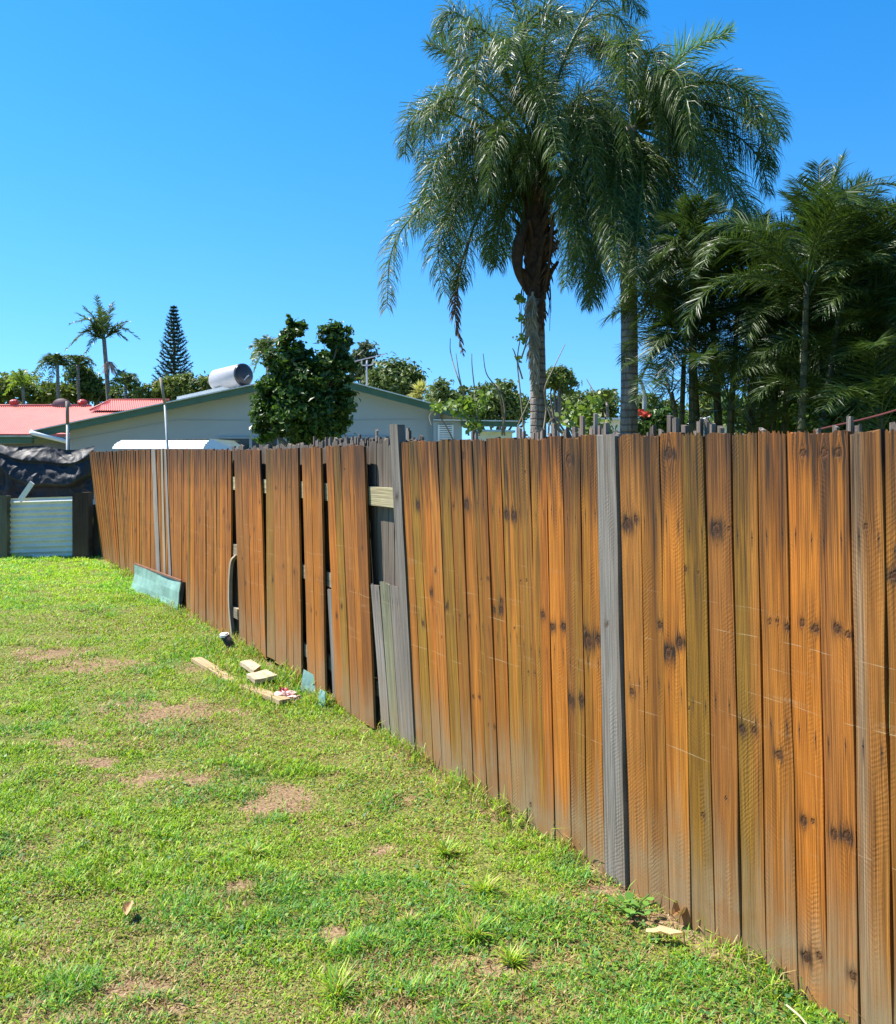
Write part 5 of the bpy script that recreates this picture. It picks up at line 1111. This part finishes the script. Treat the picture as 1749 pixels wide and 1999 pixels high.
# behind the roofs
bgt = [('round_tree', 'dense round topped tree just right of the television antenna', [(770,745,46,36),(745,755,28,30),(800,750,24,30)], 40, 5200, .26, L_MID, 770),
       ('feathery_tree', 'thin feathery grey green tree behind the antenna', [(712,690,22,24),(700,715,24,28),(725,735,16,24)], 48, 1700, .30, L_GREY, 712),
       ('garden_tree', 'open leafy tree above the right eave of the gabled house', [(860,770,24,26),(880,795,30,30),(845,790,18,22),(900,770,14,18)], 34, 3000, .22, L_MID, 870),
       ('garden_tree', 'broad leafy tree left of the nearest palm trunk', [(965,780,45,30),(940,800,40,30),(1000,795,36,30),(985,765,26,18)], 34, 5200, .22, L_MID, 965),
       ('umbrella_tree', 'umbrella shaped tree with a bare trunk between the two palm trunks', [(1088,735,30,16),(1075,745,22,12),(1105,750,20,18),(1095,728,18,12)], 40, 2600, .20, L_YEL, 1085),
       ('garden_tree', 'low dark tree behind the umbrella shaped tree', [(1080,800,35,24),(1130,795,40,28),(1170,790,32,26),(1060,805,20,20),(1190,800,20,20)], 46, 5600, .26, L_MID, 1120),
       ('garden_tree', 'small tree behind the street lamp', [(1245,795,26,22),(1270,790,22,24),(1310,805,30,20)], 44, 2400, .24, L_MID, 1260),
       ('yellow_green_tree', 'yellowish tree seen through the cane palm stems', [(1385,770,30,30),(1400,800,34,30),(1370,800,26,26)], 26, 2400, .2, L_YEL, 1390),
       ('flowering_shrub', 'leafy shrub with red flowers right of the palm trunks', [(1250,822,22,18),(1290,820,26,20),(1320,828,22,18),(1270,838,30,16)], 20, 2600, .13, L_DARK, 1280),
       ('hedge_tree', 'bright leafy trees behind the red roof ridge at the far left', [(30,760,40,26),(75,765,40,28),(-20,765,50,30),(110,770,40,22),(-90,770,60,34)], 46, 5200, .28, L_YEL, 40),
       ('hedge_tree', 'dark leafy trees behind the tall slim palm', [(160,740,26,26),(175,760,30,26),(200,768,30,18),(150,768,26,18),(240,770,34,20)], 47, 4200, .28, L_MID, 165),
       ('hedge_tree', 'yellow green shrubbery below the conical pine', [(290,765,34,18),(335,758,36,22),(380,755,36,22),(410,752,26,16),(360,745,20,16)], 44, 4200, .26, L_YEL, 340),
       ('leafy_shrub', 'dark low shrub filling the space under the right hand cane palms', [(1610,815,50,34),(1670,800,50,46),(1730,780,50,66),(1790,780,60,60),(1680,740,40,36)], 9.6, 9000, .075, L_DARK, 1640),
       ('dense_shrub', 'dark dense shrub behind the cane palms at the right edge', [(1600,760,110,90),(1700,700,90,110),(1500,800,80,60),(1700,600,80,100),(1780,720,90,140),(1600,640,70,80)], 14, 8500, .20, L_DARK, 1640)]
for k, (nm, lab, bl, Y, n, size, mat, bx) in enumerate(bgt):
    tree(nm, lab, bl, Y, n, size, mat, bx, 300 + k, trunk_r=.05 * Y / 14 if 'shrub' not in nm else .05, cat='shrub' if 'shrub' in nm else 'tree',
         group='garden trees beyond the houses' if nm in ('garden_tree', 'hedge_tree') else None, ncl=int(30 + n / 60), csz=.30)
# red flowers on the shrub
fl = bpy.data.objects['flowering_shrub']; rs = np.random.default_rng(8); m = MB()
FLM = leaf_mat('red_petal', (.30, .02, .012), (.52, .045, .025), .6, .2)
for (px, py, k) in [(1248, 806, 26), (1258, 808, 30), (1240, 804, 14), (1230, 803, 8)]:
    m = MB()
    for j in range(k):
        c = P(px + rs.normal(0, 4.5), py + rs.normal(0, 3.0), 19.3 + rs.normal(0, .2)); a = rs.normal(0, 1, 3); a /= np.linalg.norm(a); b = np.cross(a, rs.normal(0, 1, 3)); b /= np.linalg.norm(b); s_ = .036
        m.add([c - a * s_, c + b * s_, c + a * s_, c - b * s_], [np.arange(4)[None, :]], lc=rs.random())
    m.build('flower_cluster', FLM, fl)


# conical pine
yp = 62; b0 = P(341, HZ + EYE * F / yp, yp); tp = P(339, 598, yp)
pn = empty('conical_pine', b0, 'tall dark conical pine with level branches behind the gabled roof', 'pine tree'); rs = np.random.default_rng(5)
V, Fs = tube([b0, b0 * .5 + tp * .5, tp], [.22, .14, .03], 8); MB().add(V, Fs).build('trunk', M_BARK, pn, True)
m = MB(); z0 = P(0, 770, yp)[2]; nw = 25
for k in range(nw):
    f = k / (nw - 1); z = z0 + (tp[2] - .15 - z0) * f; L = (1.42 * (1 - f) ** .85 + .10); a0 = rs.uniform(0, 6.28); x0 = b0[0] + (tp[0] - b0[0]) * z / tp[2]
    for j in range(7):
        a = a0 + j * 2 * np.pi / 7 + rs.normal(0, .1); Lj = L * rs.uniform(.8, 1.1); tt = np.linspace(0, 1, 7); p = np.stack([x0 + np.cos(a) * Lj * tt, yp + np.sin(a) * Lj * tt, z - .12 * Lj * np.sin(tt * 3.1) + .42 * Lj * tt ** 1.6], -1)
        V, Fs = tube(p, np.linspace(.03, .01, 7), 4, cap=False); m.add(V, Fs, lc=.1)
        n = int(30 + 50 * (1 - f)); t = rs.uniform(.1, 1, n) * 6; i = np.minimum(t.astype(int), 5); fr_ = (t - i)[:, None]; q = p[i] * (1 - fr_) + p[i + 1] * fr_
        d = np.stack([np.cos(a) * .6 + rs.normal(0, .45, n), np.sin(a) * .6 + rs.normal(0, .45, n), rs.uniform(.0, .8, n)], -1); d /= np.linalg.norm(d, axis=1)[:, None]; sd_v = np.cross(d, rs.normal(0, 1, (n, 3))); sd_v /= np.linalg.norm(sd_v, axis=1)[:, None]
        l_ = rs.uniform(.12, .24, n)[:, None]; V = np.stack([q - sd_v * .025, q + sd_v * .025, q + d * l_ + sd_v * .012, q + d * l_ - sd_v * .012], 1).reshape(-1, 3); m.add(V, [np.arange(4 * n).reshape(-1, 4)], lc=np.repeat(rs.random(n), 4))
m.build('crown', leaf_mat('pine_needle', (.018, .040, .028), (.045, .085, .055), .5, .1), pn)

# far palms: explicit frond tips
def far_palm(name, label, base, crown, Y, tips, ll, tr, n=40, mat=None, w=.05, hang=.7, group=None, arch=.35):
    b = P(base, HZ + EYE * F / Y, Y); c = P(*crown, Y); t = empty(name, b, label, 'palm tree', group)
    V, Fs = tube(spline([b, b * .5 + c * .5 + [tr * .8, 0, 0], c], 16), np.linspace(tr * 1.2, tr * .8, 16), 8); MB().add(V, Fs).build('trunk', M_PTRUNK, t, True)
    for k, (x, y) in enumerate(tips):
        e = P(x, y, Y + tr_.uniform(-1, 1)); d = e - c; L = np.linalg.norm(d); mid = c + d * .5 + [0, 0, arch * L * (.4 if d[2] > .5 * L else 1)]
        pts = spline([c, c + (mid - c) * .55, mid, e], 14); frond_mesh(pts, n=n, ll=ll, w=w, hang=hang, plum=.4, r0=.03, t0=.15, seg=2, tone=(0, 1)).build('frond', mat or L_PALM, t)
    return t
L_PALM = leaf_mat('garden_palm_leaf', (0.035, 0.065, 0.02), (0.13, 0.18, 0.04), .42, .3)
kp = far_palm('slim_palm', 'tall slim palm with a ragged crown standing above the red roof', 216, (203, 662), 45, [(188,578),(163,598),(150,612),(220,592),(138,632),(128,684),(168,690),(250,628),(270,660),(248,664),(178,640),(196,600),(150,660)], .62, .13, n=44, hang=.6)
m = MB(); rs = np.random.default_rng(3); c = P(214, 706, 44.8)
for k in range(60):
    a = rs.uniform(0, 6.28); e = c + np.array([math.cos(a) * rs.uniform(.1, .5), math.sin(a) * .3, rs.uniform(-.75, -.1)]); V, Fs = tube([c, (c + e) / 2 + [0, 0, .08], e], .012, 4, cap=False); m.add(V, Fs, lc=rs.random())
m.build('flower_stalk', leaf_mat('pinkish_stalk', (.42, .24, .17), (.58, .38, .28), .7, 0), kp)
gp = 'garden palms at the far left'
far_palm('garden_palm', 'drooping palm left of the tall slim palm', 112, (112, 712), 44, [(70,725),(75,745),(90,698),(112,692),(135,700),(150,730),(145,755),(95,760),(66,735)], .5, .10, hang=.9, group=gp)
far_palm('garden_palm', 'palm directly left of the slim palm trunk', 150, (152, 712), 46, [(125,720),(140,695),(160,694),(185,712),(190,740),(135,750),(170,755)], .5, .10, hang=.9, group=gp)
far_palm('garden_palm', 'short yellowish palm at the far left edge above the red roof', 45, (45, 755), 42, [(15,745),(25,725),(48,722),(68,735),(80,765),(10,770),(38,722)], .45, .09, hang=.5, mat=L_LIME, group=gp)
far_palm('garden_palm', 'low palm right of the slim palm trunk', 245, (245, 752), 44, [(215,750),(228,735),(250,735),(270,745),(275,765),(215,770)], .45, .09, hang=.8, group=gp)
far_palm('garden_palm', 'palm peeping out left of the dark glossy tree', 520, (522, 690), 34, [(492,700),(488,680),(500,662),(520,655),(540,660),(495,725),(490,715)], .45, .09, hang=1.0, group='garden palms behind the gabled house')
far_palm('garden_palm', 'palm with arching fronds behind the right hand palm trunk', 1185, (1185, 785), 40, [(1160,790),(1165,770),(1180,762),(1200,768),(1210,785),(1150,800)], .45, .08, hang=.8, group='garden palms behind the gabled house')
# spiky yellow cordyline
m = MB(); rs = np.random.default_rng(6); Yc_ = 30; base = P(822, HZ + EYE * F / Yc_, Yc_); cd = empty('spiky_plant', base, 'spiky yellow green plant at the right slope of the gabled roof', 'plant')
for (px, py, rpx, cnt) in ((820, 768, 32, 120), (842, 790, 18, 60), (812, 780, 24, 60)):
    c = P(px, py, Yc_); L = rpx / F * Yc_
    for k in range(cnt):
        a = rs.uniform(0, 6.28); el = rs.uniform(-.2, 1.4); d = np.array([math.cos(a) * math.cos(el), math.sin(a) * math.cos(el), math.sin(el)]); s_ = np.cross(d, [0, 0, 1.0]); s_ /= np.linalg.norm(s_) + 1e-9; l_ = L * rs.uniform(.7, 1.15)
        mid = c + d * l_ * .55; e = c + d * l_ + [0, 0, -.12 * l_]; m.add([c - s_ * .02, c + s_ * .02, mid + s_ * .035, mid - s_ * .035, e], [np.array([[0, 1, 2, 3]]), np.array([[3, 2, 4]])], lc=rs.random())
m.build('leaf_rosette', leaf_mat('yellow_spike', (.26, .28, .05), (.55, .50, .16), .45, .3), cd)
V, Fs = tube([base, P(821, 775, Yc_)], .07, 8); MB().add(V, Fs).build('stem', M_BARK, cd, True)
# bare climbing shoots and lime leaves behind the stakes
L_VINE = leaf_mat('vine_leaf', (0.06, 0.11, 0.015), (0.20, 0.29, 0.04), .45, .35)
def shoots(label, paths, leaves, Y, seed):
    rs = np.random.default_rng(seed); b = P(paths[0][0][0], HZ + EYE * F / Y, Y); t = empty('climbing_vine', b, label, 'vine', 'vines behind the fence')
    m = MB()
    for p in paths:
        pp_ = [P(x, y, Y + rs.uniform(-.15, .15)) for x, y in p]; V, Fs = tube(spline(pp_, 22), np.linspace(.014, .005, 22), 5); m.add(V, Fs)
    m.build('shoot', plain('vine_bark', (.24, .2, .13), .8, var=.3), t)
    m = MB()
    for (px, py, r_, k) in leaves:
        n = int(k * 2.2); c = np.array([P(px + rs.normal(0, r_), py + rs.normal(0, r_ * .8), Y + rs.normal(0, .15)) for _ in range(n)]); a = rs.normal(0, 1, (n, 3)); a /= np.linalg.norm(a, axis=1)[:, None]; o = rs.normal(0, .6, (n, 3)) + [0, -.5, .6]; o -= a * (o * a).sum(1)[:, None]; o /= np.linalg.norm(o, axis=1)[:, None]; bb = np.cross(o, a); s_ = rs.uniform(.022, .05, n)[:, None]
        V = np.stack([c - a * s_, c - a * s_ * .3 + bb * s_ * .7, c + a * s_ * .5 + bb * s_ * .5, c + a * s_ * 1.1, c + a * s_ * .5 - bb * s_ * .5, c - a * s_ * .3 - bb * s_ * .7], 1).reshape(-1, 3); m.add(V, [np.arange(6 * n).reshape(-1, 6)], lc=np.repeat(rs.random(n), 6))
    m.build('leaves', L_VINE, t); return t
shoots('vine with tall bare shoots and lime leaves left of the nearest palm trunk', [[(930,850),(918,800),(895,740),(880,690),(879,660)],[(915,850),(908,790),(896,730),(890,690)],[(935,850),(930,790),(922,720),(921,690)],[(985,850),(975,770),(950,730),(943,690)],[(980,850),(985,800),(975,760),(960,745)],[(880,800),(868,790),(850,800),(838,812),(842,830)],[(890,870),(870,830),(850,805)]],
       [(910,790,12,34),(930,795,14,40),(900,800,10,20),(925,830,10,30),(855,797,7,18),(950,770,8,10),(880,790,8,14)], 12.0, 1)
shoots('vine with crossing bare stems and lime leaves between the palm trunks', [[(1070,850),(1075,820),(1100,810),(1110,790)],[(1060,850),(1066,800),(1063,760),(1080,720),(1103,672)],[(1030,850),(1010,840),(1025,800),(1040,770)],[(1150,850),(1155,800),(1160,770),(1145,740)],[(1120,850),(1105,820),(1106,790)],[(1075,830),(1110,820),(1140,815),(1150,800)],[(1185,840),(1180,805),(1172,800)]],
       [(1130,812,14,44),(1160,800,10,26),(1150,820,12,26),(1165,775,6,12),(1105,812,10,16),(1130,835,12,30),(1180,835,10,20)], 11.0, 2)
m2 = shoots('thin trailing vine hanging beside the nearest palm trunk', [[(1024,850),(1015,760),(1010,700),(1018,640),(1012,580)],[(1020,740),(1005,690),(1000,680)],[(1018,700),(1028,660),(1024,600)]], [(1014,585,5,14),(1018,620,5,14),(1016,660,5,12),(1010,700,4,6)], 12.7, 3)
